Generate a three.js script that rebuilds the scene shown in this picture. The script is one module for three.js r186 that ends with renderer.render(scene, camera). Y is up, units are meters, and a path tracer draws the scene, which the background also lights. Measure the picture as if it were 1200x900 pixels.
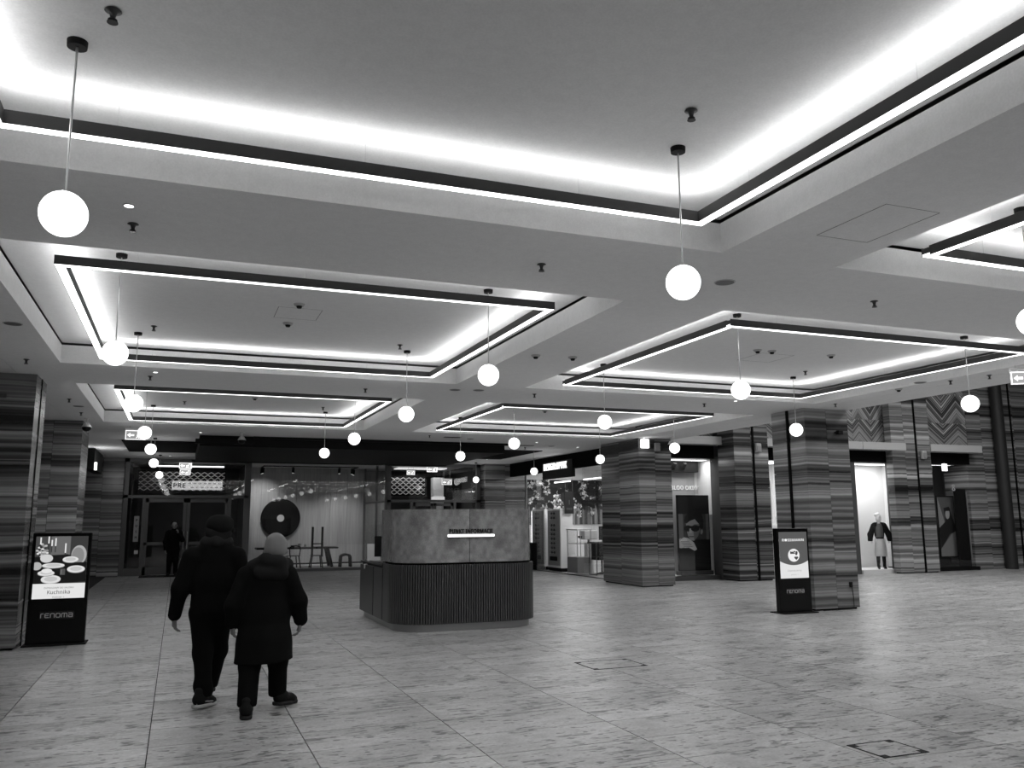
import * as THREE from 'three';
import { RectAreaLightUniformsLib } from 'three/addons/lights/RectAreaLightUniformsLib.js';
import { mergeGeometries } from 'three/addons/utils/BufferGeometryUtils.js';
import { RoundedBoxGeometry } from 'three/addons/geometries/RoundedBoxGeometry.js';
import { MarchingCubes } from 'three/addons/objects/MarchingCubes.js';
import { TextGeometry } from 'three/addons/geometries/TextGeometry.js';
import { FontLoader } from 'three/addons/loaders/FontLoader.js';

// ------------------------------------------------------------ camera, light levels, exposure
const scene = new THREE.Scene();
scene.background = new THREE.Color(0x000000);
const renderer = new THREE.WebGLRenderer({ antialias: true });
renderer.toneMapping = THREE.LinearToneMapping;
renderer.toneMappingExposure = 1.0;
renderer.shadowMap.enabled = true;
RectAreaLightUniformsLib.init();
const camera = new THREE.PerspectiveCamera(48.86, 4 / 3, 0.05, 120);
camera.position.set(0, 1.75, 0);
camera.rotation.order = 'YXZ';
camera.rotation.set(THREE.MathUtils.degToRad(9.17), THREE.MathUtils.degToRad(-21.365), THREE.MathUtils.degToRad(-0.371));
camera.updateMatrixWorld(true); camera.updateProjectionMatrix();
const DOWN = 9.2, UPL = 14, GLOBE = 0.4;      // radiance of the frames' lower and upper strips, candela of a globe
const font = await new FontLoader().loadAsync('fonts/droid/droid_sans_bold.typeface.json');

// ------------------------------------------------------------ helpers
let seedState = 12345;
function rnd() { seedState |= 0; seedState = seedState + 0x6D2B79F5 | 0; let t = Math.imul(seedState ^ seedState >>> 15, 1 | seedState); t = t + Math.imul(t ^ t >>> 7, 61 | t) ^ t; return ((t ^ t >>> 14) >>> 0) / 4294967296; }
const used = new Map();
function numbered(n) { const k = used.get(n) || 0; used.set(n, k + 1); return k ? n + '_' + String(k).padStart(3, '0') : n; }
function mesh(name, geo, mat, parent) {
  const m = new THREE.Mesh(geo, mat); m.castShadow = true; m.receiveShadow = true;
  if (parent) { m.name = name; parent.add(m); } else { m.name = numbered(name); scene.add(m); }
  return m;
}
function thing(name, label, category, [x, y, z] = [0, 0, 0], turn = 0, group) {
  const o = new THREE.Group(); o.name = numbered(name); o.position.set(x, y, z); o.rotation.y = turn;
  o.userData = { label, category }; if (group) o.userData.group = group; scene.add(o); return o;
}
function tag(o, label, category, group) { o.userData.label = label; o.userData.category = category; if (group) o.userData.group = group; return o; }
function structGroup(name, label) { const o = new THREE.Group(); o.name = numbered(name); o.userData = { kind: 'structure', label }; scene.add(o); return o; }
function struct(name, geo, mat, label) { const m = mesh(name, geo, mat); m.userData.kind = 'structure'; if (label) m.userData.label = label; return m; }
function copy(o, x, y, z, turn) { const c = o.clone(); c.name = numbered(o.name.replace(/_\d{3}$/, '')); c.userData = { ...o.userData }; scene.add(c); c.position.set(x, y, z); if (turn !== undefined) c.rotation.y = turn; return c; }
function metricUV(g, su = 1, sv = 1, ou = 0, ov = 0) {
  if (g.index) g = g.toNonIndexed();
  const p = g.attributes.position, n = g.attributes.normal, uv = new Float32Array(p.count * 2);
  for (let i = 0; i < p.count; i++) {
    const ax = Math.abs(n.getX(i)), ay = Math.abs(n.getY(i)), az = Math.abs(n.getZ(i));
    let u, v;
    if (ay > ax && ay > az) { u = p.getX(i); v = p.getZ(i); } else if (ax > az) { u = p.getZ(i); v = p.getY(i); } else { u = p.getX(i); v = p.getY(i); }
    uv[2 * i] = u / su + ou; uv[2 * i + 1] = v / sv + ov;
  }
  g.setAttribute('uv', new THREE.BufferAttribute(uv, 2)); return g;
}
// box from min/max corners
function bx(x0, x1, y0, y1, z0, z1) { const g = new THREE.BoxGeometry(Math.abs(x1 - x0), Math.abs(y1 - y0), Math.abs(z1 - z0)); g.translate((x0 + x1) / 2, (y0 + y1) / 2, (z0 + z1) / 2); return g; }
function rbx(x0, x1, y0, y1, z0, z1, r = 0.01, s = 2) { const g = new RoundedBoxGeometry(Math.abs(x1 - x0), Math.abs(y1 - y0), Math.abs(z1 - z0), s, r); g.translate((x0 + x1) / 2, (y0 + y1) / 2, (z0 + z1) / 2); return g; }
function cyl(r0, r1, h, x, y, z, seg = 20) { const g = new THREE.CylinderGeometry(r1, r0, h, seg); g.translate(x, y + h / 2, z); return g; }
function tube(pts, r, seg = 8, n = 0) { const c = new THREE.CatmullRomCurve3(pts.map((q) => new THREE.Vector3(...q)), false, 'catmullrom', 0.2); return new THREE.TubeGeometry(c, n || pts.length * 4, r, seg, false); }
function bar(a, b, r, seg = 8) { const A = new THREE.Vector3(...a), B = new THREE.Vector3(...b), d = B.clone().sub(A), g = new THREE.CylinderGeometry(r, r, d.length(), seg); g.applyQuaternion(new THREE.Quaternion().setFromUnitVectors(new THREE.Vector3(0, 1, 0), d.normalize())); g.translate((a[0] + b[0]) / 2, (a[1] + b[1]) / 2, (a[2] + b[2]) / 2); return g; }
function merge(list) { return mergeGeometries(list.map((g) => { const q = g.index ? g.toNonIndexed() : g; for (const k of Object.keys(q.attributes)) if (!['position', 'normal', 'uv'].includes(k)) q.deleteAttribute(k); return q; })); }
// periodic value noise
function hash(ix, iy, s) { let h = Math.imul(ix, 374761393) ^ Math.imul(iy, 668265263) ^ Math.imul(s, 2147483647 ^ 0x51ed27); h = Math.imul(h ^ h >>> 13, 1274126177); return ((h ^ h >>> 16) >>> 0) / 4294967296; }
function vn(x, y, px, py, s) {
  const x0 = Math.floor(x), y0 = Math.floor(y), fx = x - x0, fy = y - y0, u = fx * fx * (3 - 2 * fx), v = fy * fy * (3 - 2 * fy), m = (a, b) => ((a % b) + b) % b;
  const a = hash(m(x0, px), m(y0, py), s), b = hash(m(x0 + 1, px), m(y0, py), s), c = hash(m(x0, px), m(y0 + 1, py), s), d = hash(m(x0 + 1, px), m(y0 + 1, py), s);
  return a + (b - a) * u + (c - a) * v + (a - b - c + d) * u * v;
}
function dataTex(w, h, fn, srgb = true) {
  const d = new Uint8Array(w * h * 4);
  for (let y = 0; y < h; y++) for (let x = 0; x < w; x++) { const g = Math.max(0, Math.min(255, fn(x / w, y / h) * 255)), i = 4 * (y * w + x); d[i] = d[i + 1] = d[i + 2] = g; d[i + 3] = 255; }
  const t = new THREE.DataTexture(d, w, h); t.wrapS = t.wrapT = THREE.RepeatWrapping; t.magFilter = THREE.LinearFilter; t.minFilter = THREE.LinearMipmapLinearFilter; t.generateMipmaps = true;
  if (srgb) t.colorSpace = THREE.SRGBColorSpace; t.needsUpdate = true; return t;
}
function canvasTex(w, h, draw) { const c = document.createElement('canvas'); c.width = w; c.height = h; const g = c.getContext('2d'); draw(g, w, h); const t = new THREE.CanvasTexture(c); t.colorSpace = THREE.SRGBColorSpace; return t; }
function std(c, rough = 0.8, metal = 0, extra = {}) { const m = new THREE.MeshStandardMaterial({ roughness: rough, metalness: metal, ...extra }); m.color.setRGB(c, c, c); return m; }
function glow(i, map) { const m = new THREE.MeshStandardMaterial({ color: 0x000000, emissive: 0xffffff, emissiveIntensity: i, roughness: 0.6 }); if (map) m.emissiveMap = map; return m; }
function rectLight(w, h, I, x, y, z, dir) {   // dir: unit vector the light shines towards
  const l = new THREE.RectAreaLight(0xffffff, I, w, h); l.position.set(x, y, z); l.lookAt(x + dir[0], y + dir[1], z + dir[2]); scene.add(l); return l;
}
function point(I, x, y, z, r = 1) { const l = new THREE.PointLight(0xffffff, I, 0, 2); l.position.set(x, y, z); l.castShadow = true; l.shadow.radius = r; scene.add(l); return l; }

// ------------------------------------------------------------ materials
const M = {};
const plaster = dataTex(256, 256, (u, v) => 0.93 + 0.02 * vn(u * 40, v * 40, 40, 40, 3) + 0.04 * hash(Math.floor(u * 256), Math.floor(v * 256), 4));
M.ceiling = std(0.8, 0.95, 0, { map: plaster });
const matt = (c, r, k) => { const m = new THREE.MeshPhysicalMaterial({ roughness: r, specularIntensity: k }); m.color.setRGB(c, c, c); return m; };
M.black = matt(0.006, 0.6, 0.3); M.gapBlack = matt(0.004, 0.9, 0.1); M.darkMetal = std(0.03, 0.45, 0.3); M.frameMetal = std(0.11, 0.4, 0.5);
M.steel = std(0.5, 0.3, 0.9); M.white = std(0.78, 0.6); M.offwhite = std(0.6, 0.7); M.grey = std(0.25, 0.6); M.darkWall = std(0.06, 0.9);
M.glass = new THREE.MeshPhysicalMaterial({ color: 0xffffff, transmission: 1, thickness: 0, roughness: 0.02, ior: 1.5 });
M.gloss = matt(0.004, 0.15, 0.5);
const stripeTex = [1, 2, 3, 4].map((s) => dataTex(256, 1024, (u, v) => {
  const w = v + 0.004 * (vn(u * 3, v * 6, 3, 6, s * 7) - 0.5) + 0.0025 * (vn(u * 8, v * 20, 8, 20, s * 9) - 0.5);
  const n = (k, q) => vn(0.37, w * k, 4, k, s * 31 + q);
  let g = 0.30 * n(9, 1) + 0.28 * n(26, 2) + 0.26 * n(70, 3) + 0.16 * n(190, 4);
  g = (g - 0.5) * 2.7 + 0.47;
  const l = n(48, 5); if (l > 0.86) g *= 0.35; const l2 = n(37, 6); if (l2 > 0.9) g += 0.25;
  g += 0.05 * (vn(u * 40, v * 700, 40, 700, s * 3) - 0.5) + 0.05 * (vn(u * 5, v * 90, 5, 90, s * 5) - 0.5);
  return Math.max(0.1, Math.min(0.8, 0.14 + 0.56 * g));
}));
M.stripe = stripeTex.map((t) => new THREE.MeshStandardMaterial({ map: t, roughness: 0.27, metalness: 0 }));
const stoneT = dataTex(1024, 1024, (u, v) => {
  let g = 0.72 + 0.10 * (vn(u * 6, v * 10, 6, 10, 1) - 0.5) + 0.10 * (vn(u * 20, v * 44, 20, 44, 2) - 0.5) + 0.10 * (vn(u * 200, v * 260, 200, 260, 3) - 0.5);
  const p = vn(u * 34, v * 120, 34, 120, 5) * 0.6 + vn(u * 80, v * 200, 80, 200, 6) * 0.4, reg = vn(u * 9, v * 14, 9, 14, 7);
  const k = p + 0.26 * (reg - 0.5); if (k > 0.67) g -= Math.min(0.3, (k - 0.67) * 4.5); const q = vn(u * 17, v * 50, 17, 50, 15) + 0.3 * (reg - 0.5); if (q > 0.86) g -= Math.min(0.16, (q - 0.86) * 1.5);
  g -= 0.05 * Math.max(0, vn(u * 3, v * 60, 3, 60, 8) - 0.55) * 2;
  return g;
});
const stoneB = dataTex(1024, 1024, (u, v) => {
  const p = vn(u * 34, v * 120, 34, 120, 5) * 0.6 + vn(u * 80, v * 200, 80, 200, 6) * 0.4, reg = vn(u * 9, v * 14, 9, 14, 7), k = p + 0.22 * (reg - 0.5);
  return 0.7 + 0.2 * (vn(u * 120, v * 120, 120, 120, 9) - 0.5) - (k > 0.7 ? Math.min(0.5, (k - 0.7) * 6) : 0);
}, false);
M.stone = [1, 0.93, 1.06, 0.97].map((k) => { const m = std(Math.min(1, 0.9 * k), 0.34, 0, { map: stoneT, bumpMap: stoneB, bumpScale: 0.0015 }); return m; });
const chevT = dataTex(512, 512, (u, v) => {
  const a = Math.abs(((u * 1.55 + 0.225) % 1) - 0.5) * 2, s = 1;
  const t = (v * 2 % 1) * 1.3 + s * a * 0.85, n = vn(t * 20 + 40, 0.3 + Math.floor(v * 2) * 3, 200, 9, 11) * 0.55 + vn(t * 46 + 90, 0.8, 400, 5, 12) * 0.45;
  return 0.3 + 1.1 * (n - 0.4) + 0.06 * (vn(u * 200, v * 200, 200, 200, 13) - 0.5);
});
M.chevron = new THREE.MeshStandardMaterial({ map: chevT, roughness: 0.45 });
const mottT = dataTex(512, 512, (u, v) => 0.66 + 0.16 * (vn(u * 5, v * 5, 5, 5, 21) - 0.5) + 0.14 * (vn(u * 22, v * 18, 22, 18, 22) - 0.5) + 0.08 * (vn(u * 120, v * 120, 120, 120, 23) - 0.5));
M.brushed = new THREE.MeshStandardMaterial({ map: mottT, roughness: 0.27, metalness: 0.6 });
const woodT = dataTex(256, 512, (u, v) => 0.66 + 0.08 * (vn(u * 5, v * 2, 5, 2, 41) - 0.5) + 0.07 * (vn(u * 60, v * 5, 60, 5, 42) - 0.5));
M.panelWood = new THREE.MeshStandardMaterial({ map: woodT, roughness: 0.7 });

// ------------------------------------------------------------ levels
const SOF = 3.92, CEI = 4.2, BACK = -31.5, EDGE = 12.58, LEFT = -5.2, REAR = 4.2;
const FX = [[-1.097, 3.562], [5.755, 10.583]], FZ = [[-0.55, -5.16], [-7.858, -12.435], [-15.183, -19.828]];
const RX = [[-1.61, 4.06], [5.24, 11.23]], RZ = [[0.05, -5.62], [-7.25, -12.82], [-14.66, -20.2]];

// ------------------------------------------------------------ floor: slab, stone tiles
{
  const floor = structGroup('floor', 'pale pitted stone floor laid in long rectangular slabs');
  mesh('joint_bed', bx(LEFT - 0.3, 31, -0.3, -0.012, REAR + 0.3, -40), std(0.025, 0.95), floor);
  const xs = [-1.39, -0.13, 1.05, 2.27, 3.6, 4.9, 6.05]; while (xs[0] > LEFT) xs.unshift(xs[0] - 1.23); while (xs[xs.length - 1] < 30) xs.push(xs[xs.length - 1] + 1.23);
  const zs = []; for (let z = 4.27; z > -32; z -= 0.625) zs.push(z);
  const variants = new Map();
  function tileGeo(w, d, k) {
    const key = w.toFixed(2) + '/' + d.toFixed(2) + '/' + k; if (variants.has(key)) return variants.get(key);
    let g = new THREE.BoxGeometry(w, 0.03, d); g = metricUV(g, 3.2, 3.2, k * 0.371, k * 0.217); variants.set(key, g); return g;
  }
  const fr = new THREE.Frustum().setFromProjectionMatrix(new THREE.Matrix4().multiplyMatrices(camera.projectionMatrix, camera.matrixWorldInverse));
  const tiles = [];
  for (let i = 0; i + 1 < xs.length; i++) for (let j = 0; j + 1 < zs.length; j++) {
    const w = xs[i + 1] - xs[i] - 0.009, d = zs[j] - zs[j + 1] - 0.008, x = (xs[i] + xs[i + 1]) / 2, z = (zs[j] + zs[j + 1]) / 2;
    const seen = fr.intersectsSphere(new THREE.Sphere(new THREE.Vector3(x, 0, z), 0.55));
    tiles.push({ x, z, w, d, k: Math.floor(rnd() * 7), m: Math.floor(rnd() * 4), dy: -0.0008 * rnd(), score: (seen ? 0 : 1000) + Math.hypot(x, z) });
  }
  tiles.sort((a, b) => a.score - b.score);
  const rest = [[], [], [], []];
  tiles.forEach((t, i) => {
    const g = tileGeo(t.w, t.d, t.k);
    if (i < 300) { const o = mesh('stone_tile', g, M.stone[t.m], floor); o.position.set(t.x, -0.015 + t.dy, t.z); }
    else rest[t.m].push(g.clone().translate(t.x, -0.015 + t.dy, t.z));
  });
  rest.forEach((l, i) => { const o = mesh('stone_tiles_beyond', merge(l), M.stone[i], floor); o.userData.kind = 'stuff'; });
  // two inspection hatches set in the stone
  const hatch = (x0, x1, z0, z1, label) => {
    const t = thing('floor_hatch', label, 'floor hatch', [(x0 + x1) / 2, 0, (z0 + z1) / 2]); const w = (x1 - x0) / 2, d = (z0 - z1) / 2;
    mesh('lid', metricUV(bx(-w, w, 0.0, 0.002, -d, d), 3.2, 3.2, 0.3, 0.4), M.stone[1], t);
    mesh('rim', merge([bx(-w, w, 0, 0.004, d - 0.012, d), bx(-w, w, 0, 0.004, -d, -d + 0.012), bx(-w, -w + 0.012, 0, 0.004, -d, d), bx(w - 0.012, w, 0, 0.004, -d, d)]), M.black, t);
    for (const [a, b] of [[-1, -1], [1, -1], [-1, 1], [1, 1]]) mesh('corner_plate', bx(a * (w - 0.035) - 0.03, a * (w - 0.035) + 0.03, 0, 0.0045, b * (d - 0.035) - 0.03, b * (d - 0.035) + 0.03), M.black, t);
  };
  hatch(4.95, 5.385, -5.15, -5.54, 'small square inspection hatch outlined in black in the floor stone');
  hatch(4.68, 5.4, -9.34, -9.9, 'wide inspection hatch with thin dark rim in floor before the information desk');
  tag(mesh('floor_mat', rbx(-2.9, -2.12, 0, 0.012, -24.6, -31.2, 0.004), std(0.03, 0.95)), 'long dark floor mat along the striped wall by the entrance doors', 'mat');
  tag(mesh('entrance_mat', rbx(-1.1, 1.75, 0, 0.015, -30.3, -31.3, 0.004), std(0.012, 0.95)), 'black entrance mat lying in front of the double doors', 'mat');
}

// ------------------------------------------------------------ ceiling with coffers; a narrow slot round each coffer opens into the void above
{
  const ceil = structGroup('ceiling', 'plain plaster ceiling with square coffers and narrow shadow gaps');
  const lo = [];
  const seam = 0.012;
  const xb = [[LEFT, -2.31], [-2.31 + seam, RX[0][0]], RX[0], [RX[0][1], RX[1][0]], RX[1], [RX[1][1], 11.7], [11.7 + seam, EDGE]];
  const zb = [[REAR, RZ[0][0]], RZ[0], [RZ[0][1], RZ[1][0]], RZ[1], [RZ[1][1], RZ[2][0]], RZ[2], [RZ[2][1], BACK - 5]];
  xb.forEach(([x0, x1], i) => zb.forEach(([z0, z1], j) => {
    if ((i === 2 || i === 4) && j % 2 === 1) return;
    lo.push(bx(x0, x1, SOF, 4.17, z0, z1));
  }));
  mesh('soffit', metricUV(merge(lo), 2, 2), M.ceiling, ceil);
  mesh('structural_slab', bx(LEFT, EDGE - 0.1, 4.95, 5.15, REAR, BACK - 5), std(0.16, 0.95), ceil);
  for (const [x0, x1] of RX) for (const [z0, z1] of RZ) mesh('coffer_ceiling', metricUV(bx(x0 + 0.005, x1 - 0.005, CEI, CEI + 0.025, z0 - 0.005, z1 + 0.005), 2, 2), M.ceiling, ceil);
  // fine joints of the maintenance flaps
  const flap = (x0, x1, z0, z1, y) => mesh('access_flap', merge([bx(x0, x1, y - 0.001, y + 0.01, z0, z0 + 0.004), bx(x0, x1, y - 0.001, y + 0.01, z1, z1 + 0.004), bx(x0, x0 + 0.006, y - 0.001, y + 0.01, z0, z1), bx(x1, x1 + 0.006, y - 0.001, y + 0.01, z0, z1)]), M.darkMetal, ceil);
  flap(0.95, 1.45, -9.8, -10.35, CEI); flap(4.5, 5.0, -4.3, -5.0, SOF); flap(8.0, 8.6, -10.2, -10.8, CEI);
  // black slot and black boxed-in drop before the entrance
  mesh('black_slot', bx(-1.5, 10.6, SOF - 0.02, SOF, -24.5, -28.3), M.gapBlack, ceil);
  const drop = structGroup('trim_1', 'black boxed-in ceiling drop before the entrance');
  mesh('box', bx(0.4, 8.6, SOF - 0.27, SOF, -22.6, -28.4), M.black, drop);
  mesh('front_rail', bx(1.7, 8.7, SOF - 0.06, SOF - 0.001, -22.5, -22.6), M.black, drop);
  mesh('step', bx(0.3, 1.7, SOF - 0.22, SOF - 0.1, -22.45, -22.6), M.black, drop);
  mesh('lower_lip', bx(0.3, 8.6, SOF - 0.29, SOF - 0.24, -28.3, -28.5), M.black, drop);
  // the atrium: bulkhead above the soffit edge and a high ceiling
  struct('wall_atrium', metricUV(bx(EDGE - 0.1, EDGE, 4.165, 8, REAR, BACK - 5), 2, 2), M.ceiling, 'plain bulkhead above the low ceiling edge');
  struct('ceiling', metricUV(bx(EDGE - 0.2, 31, 7.8, 8.1, REAR, -38), 2, 2), M.ceiling, 'high ceiling of the atrium');
}
// outer walls
struct('wall_left', bx(LEFT - 0.3, LEFT, 0, 5.2, REAR + 0.3, -40), M.darkWall, 'dark side wall behind the left pillars');
struct('wall_rear', bx(LEFT - 0.3, 31, 0, 8, REAR, REAR + 0.3), M.grey, 'grey wall behind the viewpoint');
struct('wall_right', bx(30.7, 31, 0, 8, REAR, -40), M.darkWall, 'dark wall closing the atrium');
struct('wall_back', bx(LEFT - 0.3, 31, 0, 8, -39.7, -40), M.darkWall, 'dark wall far behind the entrance lobby');

// ------------------------------------------------------------ light frames
const frameGroup = 'square light frames in the ceiling coffers', frameLabel = 'dark square light frame with glowing white underside hung in a ceiling coffer';
const FB = SOF + 0.008, FH = 0.08, FW = 0.085;
const wireGeo = bar([0, 0, 0], [0, CEI - FB - FH + 0.012, 0], 0.0012, 5), clipGeo = cyl(0.006, 0.004, 0.03, 0, 0.002, 0, 8);
for (const [x0, x1] of FX) for (const [z0, z1] of FZ) {
  const cx = (x0 + x1) / 2, cz = (z0 + z1) / 2, w = (x1 - x0) / 2, d = (z0 - z1) / 2;
  const t = thing('light_frame', frameLabel, 'ceiling light', [cx, FB, cz], 0, frameGroup);
  const sides = [[-w, w, d - FW, d], [-w, w, -d, -d + FW], [-w, -w + FW, -d + FW, d - FW], [w - FW, w, -d + FW, d - FW]];
  sides.forEach(([a, b, c, e], i) => {
    const horiz = i < 2;
    // channel profile: two thin side walls and a web
    mesh('housing', merge(horiz ? [bx(a, b, 0, FH, c, c + 0.004), bx(a, b, 0, FH, e - 0.004, e), bx(a, b, 0.02, FH - 0.012, c + 0.004, e - 0.004)] : [bx(a, a + 0.004, 0, FH, c, e), bx(b - 0.004, b, 0, FH, c, e), bx(a + 0.004, b - 0.004, 0.02, FH - 0.012, c, e)]), std(0.035, 0.55), t);
    const k = 0.004;
    mesh('diffuser', horiz ? bx(a + k, b - k, 0.001, 0.02, c + k, e - k) : bx(a + k, b - k, 0.001, 0.02, c, e), glow(3), t);
    mesh('upper_strip', horiz ? bx(a + 0.02, b - 0.02, FH - 0.012, FH - 0.004, c + 0.02, e - 0.02) : bx(a + 0.02, b - 0.02, FH - 0.012, FH - 0.004, c, e), glow(4), t);
    const px = cx + (a + b) / 2, pz = cz + (c + e) / 2, lw = horiz ? b - a - 0.02 : FW - 0.01, lh = horiz ? FW - 0.01 : e - c;
    rectLight(lw, lh, DOWN, px, FB - 0.003, pz, [0, -1, 0]);
    rectLight(horiz ? b - a - 0.04 : 0.045, horiz ? 0.045 : e - c, UPL, px, FB + FH + 0.002, pz, [0, 1, 0]);
  });
  // suspension wires with small clear clips
  for (const s of [-0.72, -0.1, 0.55]) for (const [wx, wz] of [[s * w, d - FW / 2], [s * w, -d + FW / 2], [-w + FW / 2, s * d], [w - FW / 2, s * d]]) { const wi = mesh('suspension_wire', wireGeo, M.steel, t); wi.position.set(wx, FH - 0.012, wz); mesh('clip', clipGeo, M.steel, wi); }
}

// ------------------------------------------------------------ globe pendants
{
  const globeProfile = []; const R = 0.112;
  for (let i = 0; i <= 22; i++) { const a = Math.PI * (i / 22) * 0.87 + 0.0; globeProfile.push(new THREE.Vector2(R * Math.sin(a), -R * 1.02 * Math.cos(a))); }
  globeProfile.push(new THREE.Vector2(0.0, globeProfile[22].y));
  const globeGeo = new THREE.LatheGeometry(globeProfile, 28), capGeo = cyl(0.048, 0.05, 0.035, 0, 0, 0, 24), lamp = glow(3.2);
  const makeP = (drop) => {
    const t = thing('globe_pendant', drop > 0.8 ? 'white glowing globe pendant on a thin rod from a coffer ceiling' : 'white glowing globe pendant on a short rod from the low ceiling by the entrance', 'pendant lamp', [0, 0, 0], 0, drop > 0.8 ? 'globe pendants in the coffers' : 'globe pendants by the entrance');
    const c = mesh('ceiling_cap', capGeo, M.black, t); c.position.y = -0.035;
    mesh('rod', cyl(0.006, 0.006, drop - 0.1 - 0.03, 0, -drop + 0.1, 0, 10), M.steel, t);
    mesh('rod_collar', cyl(0.03, 0.02, 0.02, 0, -drop + 0.098, 0, 16), M.steel, t);
    const gl = mesh('globe', globeGeo, lamp, t); gl.position.y = -drop; return t;
  };
  const a = makeP(CEI - 3.27), b = makeP(SOF - 3.27); let na = 0, nb = 0;
  for (const x of [-0.61, 2.98, 6.18, 9.9]) for (const z of [-1.1, -4.55, -8.3, -11.8, -15.7, -19.2]) {
    const o = na++ ? copy(a, x, CEI, z) : a; o.position.set(x, CEI, z); point(GLOBE, x, 3.27, z, 5);
  }
  for (const [x, z] of [[-0.66, -23.7], [-0.64, -29.6], [10.35, -24.6], [10.37, -30.3]]) { const o = nb++ ? copy(b, x, SOF, z) : b; o.position.set(x, SOF, z); point(GLOBE, x, 3.27, z, 5); }
}

// ------------------------------------------------------------ striped stone pillars
const GAP = 0.006, TH = 0.03;
function cladBox(parent, x0, x1, y0, y1, z0, z1, faces, cols, tex, rowH = 1.31, shift = 0) {   // parent at world origin; z0 > z1
  const edges = [y0]; while (edges[edges.length - 1] + rowH < y1 - 0.25) edges.push(edges[edges.length - 1] + rowH); edges.push(y1);
  const core = mesh('core', bx(x0 + TH, x1 - TH, y0, y1 - 0.001, z0 - TH, z1 + TH), M.gapBlack, parent);
  const put = (a, b, c, d, ya, yb, k) => { const g = metricUV(bx(a, b, ya + GAP / 2, yb - GAP / 2, c, d), 2.4, 4.0, shift + k * 0.013, shift * 0.7 + k * 0.0045); mesh('cladding_panel', g, M.stripe[tex], parent); };
  for (let r = 0; r + 1 < edges.length; r++) {
    for (const f of faces) {
      const n = cols[f] || 1;
      for (let i = 0; i < n; i++) {
        const k = ((i * 7 + r * 3 + f.length * 5) % 5) - 2;
        if (f === 'front') { const s = (x1 - x0) / n; put(x0 + i * s + (i ? GAP / 2 : 0), x0 + (i + 1) * s - (i < n - 1 ? GAP / 2 : 0), z0, z0 - TH, edges[r], edges[r + 1], k); }
        else { const s = (z0 - z1 - TH) / n, xa = f === 'left' ? x0 : x1 - TH, xc = xa + TH; put(xa, xc, z0 - TH - i * s - 0.002, z0 - TH - (i + 1) * s + GAP / 2, edges[r], edges[r + 1], k); }
      }
    }
  }
  return core;
}
function pillar(label, x0, x1, z0, z1, h, faces, cols, tex, shift, group) {
  const t = thing('pillar', label, 'pillar', [0, 0, 0], 0, group);
  cladBox(t, x0, x1, 0.03, h, z0, z1, faces, cols, tex, 1.31, shift);
  mesh('plinth', bx(x0 + 0.04, x1 - 0.04, 0, 0.03, z0 - 0.04, z1 + 0.04), M.gapBlack, t); return t;
}
const pL1 = pillar('striped stone pillar beside the tall kitchen advertising screen', -3.4, -2.04, -13.95, -14.95, SOF, ['front', 'right'], { front: 1, right: 2 }, 3, 0.72);
const pL2 = pillar('striped stone pillar between the kitchen advertising screen and the entrance doors', -3.1, -2.0, -20.1, -21.5, SOF, ['front', 'right'], { front: 2, right: 1 }, 1, 0.3);
const pR1 = pillar('striped stone pillar standing directly behind the drugstore advertising screen', 11.45, 12.53, -13.4, -14.4, SOF, ['left', 'front'], { left: 1, front: 2 }, 2, 0.2);
const pP2 = pillar('broad striped stone pillar between the optician shop and the sunglasses poster', 11.42, 12.42, -19.9, -22.1, SOF, ['left', 'front'], { left: 2, front: 2 }, 3, 0.55);
const pP3 = pillar('tall striped wall pier between the sunglasses poster and the drugstore advertising screen', 14.92, 16.12, -20.5, -21.3, 7.8, ['left', 'front'], { left: 1, front: 2 }, 0, 0.63);
const pP5 = pillar('tall striped wall pier between the mannequin window and the fashion poster', 21.5, 23.15, -21.1, -21.38, 7.8, ['left', 'front', 'right'], { left: 1, front: 3 }, 1, 0.81);
const pP4 = pillar('pale striped stone pillar at the far end of the optician shop front', 10.95, 12.6, -30.9, -32.4, SOF, ['left', 'front'], { left: 1, front: 2 }, 3, 0.05);
// black cable strips set into the piers
mesh('cable_strip', bx(11.43, 11.455, 0, SOF, -13.86, -13.93), M.gapBlack, pR1);
mesh('cable_strip', bx(15.55, 15.62, 0, 7.8, -20.48, -20.51), M.gapBlack, pP3);
mesh('cable_strip', bx(22.5, 22.57, 0, 7.8, -21.08, -21.11), M.gapBlack, pP5);
mesh('cable_strip', bx(-2.045, -2.03, 0, SOF, -14.42, -14.47), M.gapBlack, pL1);
mesh('socket', merge([rbx(12.3, 12.36, 0.42, 0.52, -13.37, -13.4, 0.004), tube([[12.35, 0.42, -13.385], [12.37, 0.25, -13.385], [12.36, 0.02, -13.38], [12.1, 0.01, -13.37], [11.6, 0.008, -13.36]], 0.006, 6)]), M.black, pR1).userData.label = 'black socket with a cable down to the floor';
// striped wall left of the entrance doors and at the far right
const wl = structGroup('wall_back_left', 'striped stone wall left of the entrance doors'); cladBox(wl, -5, -1.76, 0, SOF, -31.2, -31.8, ['front'], { front: 5 }, 1, 3.9, 0.44);
const wr = structGroup('wall_far_right', 'dark striped stone wall at the end of the shop row');
cladBox(wr, 25.35, 31, 0, 7.8, -21.6, -22.6, ['left', 'front'], { front: 7 }, 2, 1.31, 0.9);
mesh('cable_strip', bx(27.6, 27.66, 0, 7.8, -21.57, -21.61), M.gapBlack, wr);
tag(mesh('downpipe', cyl(0.2, 0.2, 7.8, 26.75, 0, -21.38, 20), std(0.015, 0.6)), 'thick black vertical pipe against the striped wall', 'pipe');

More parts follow.
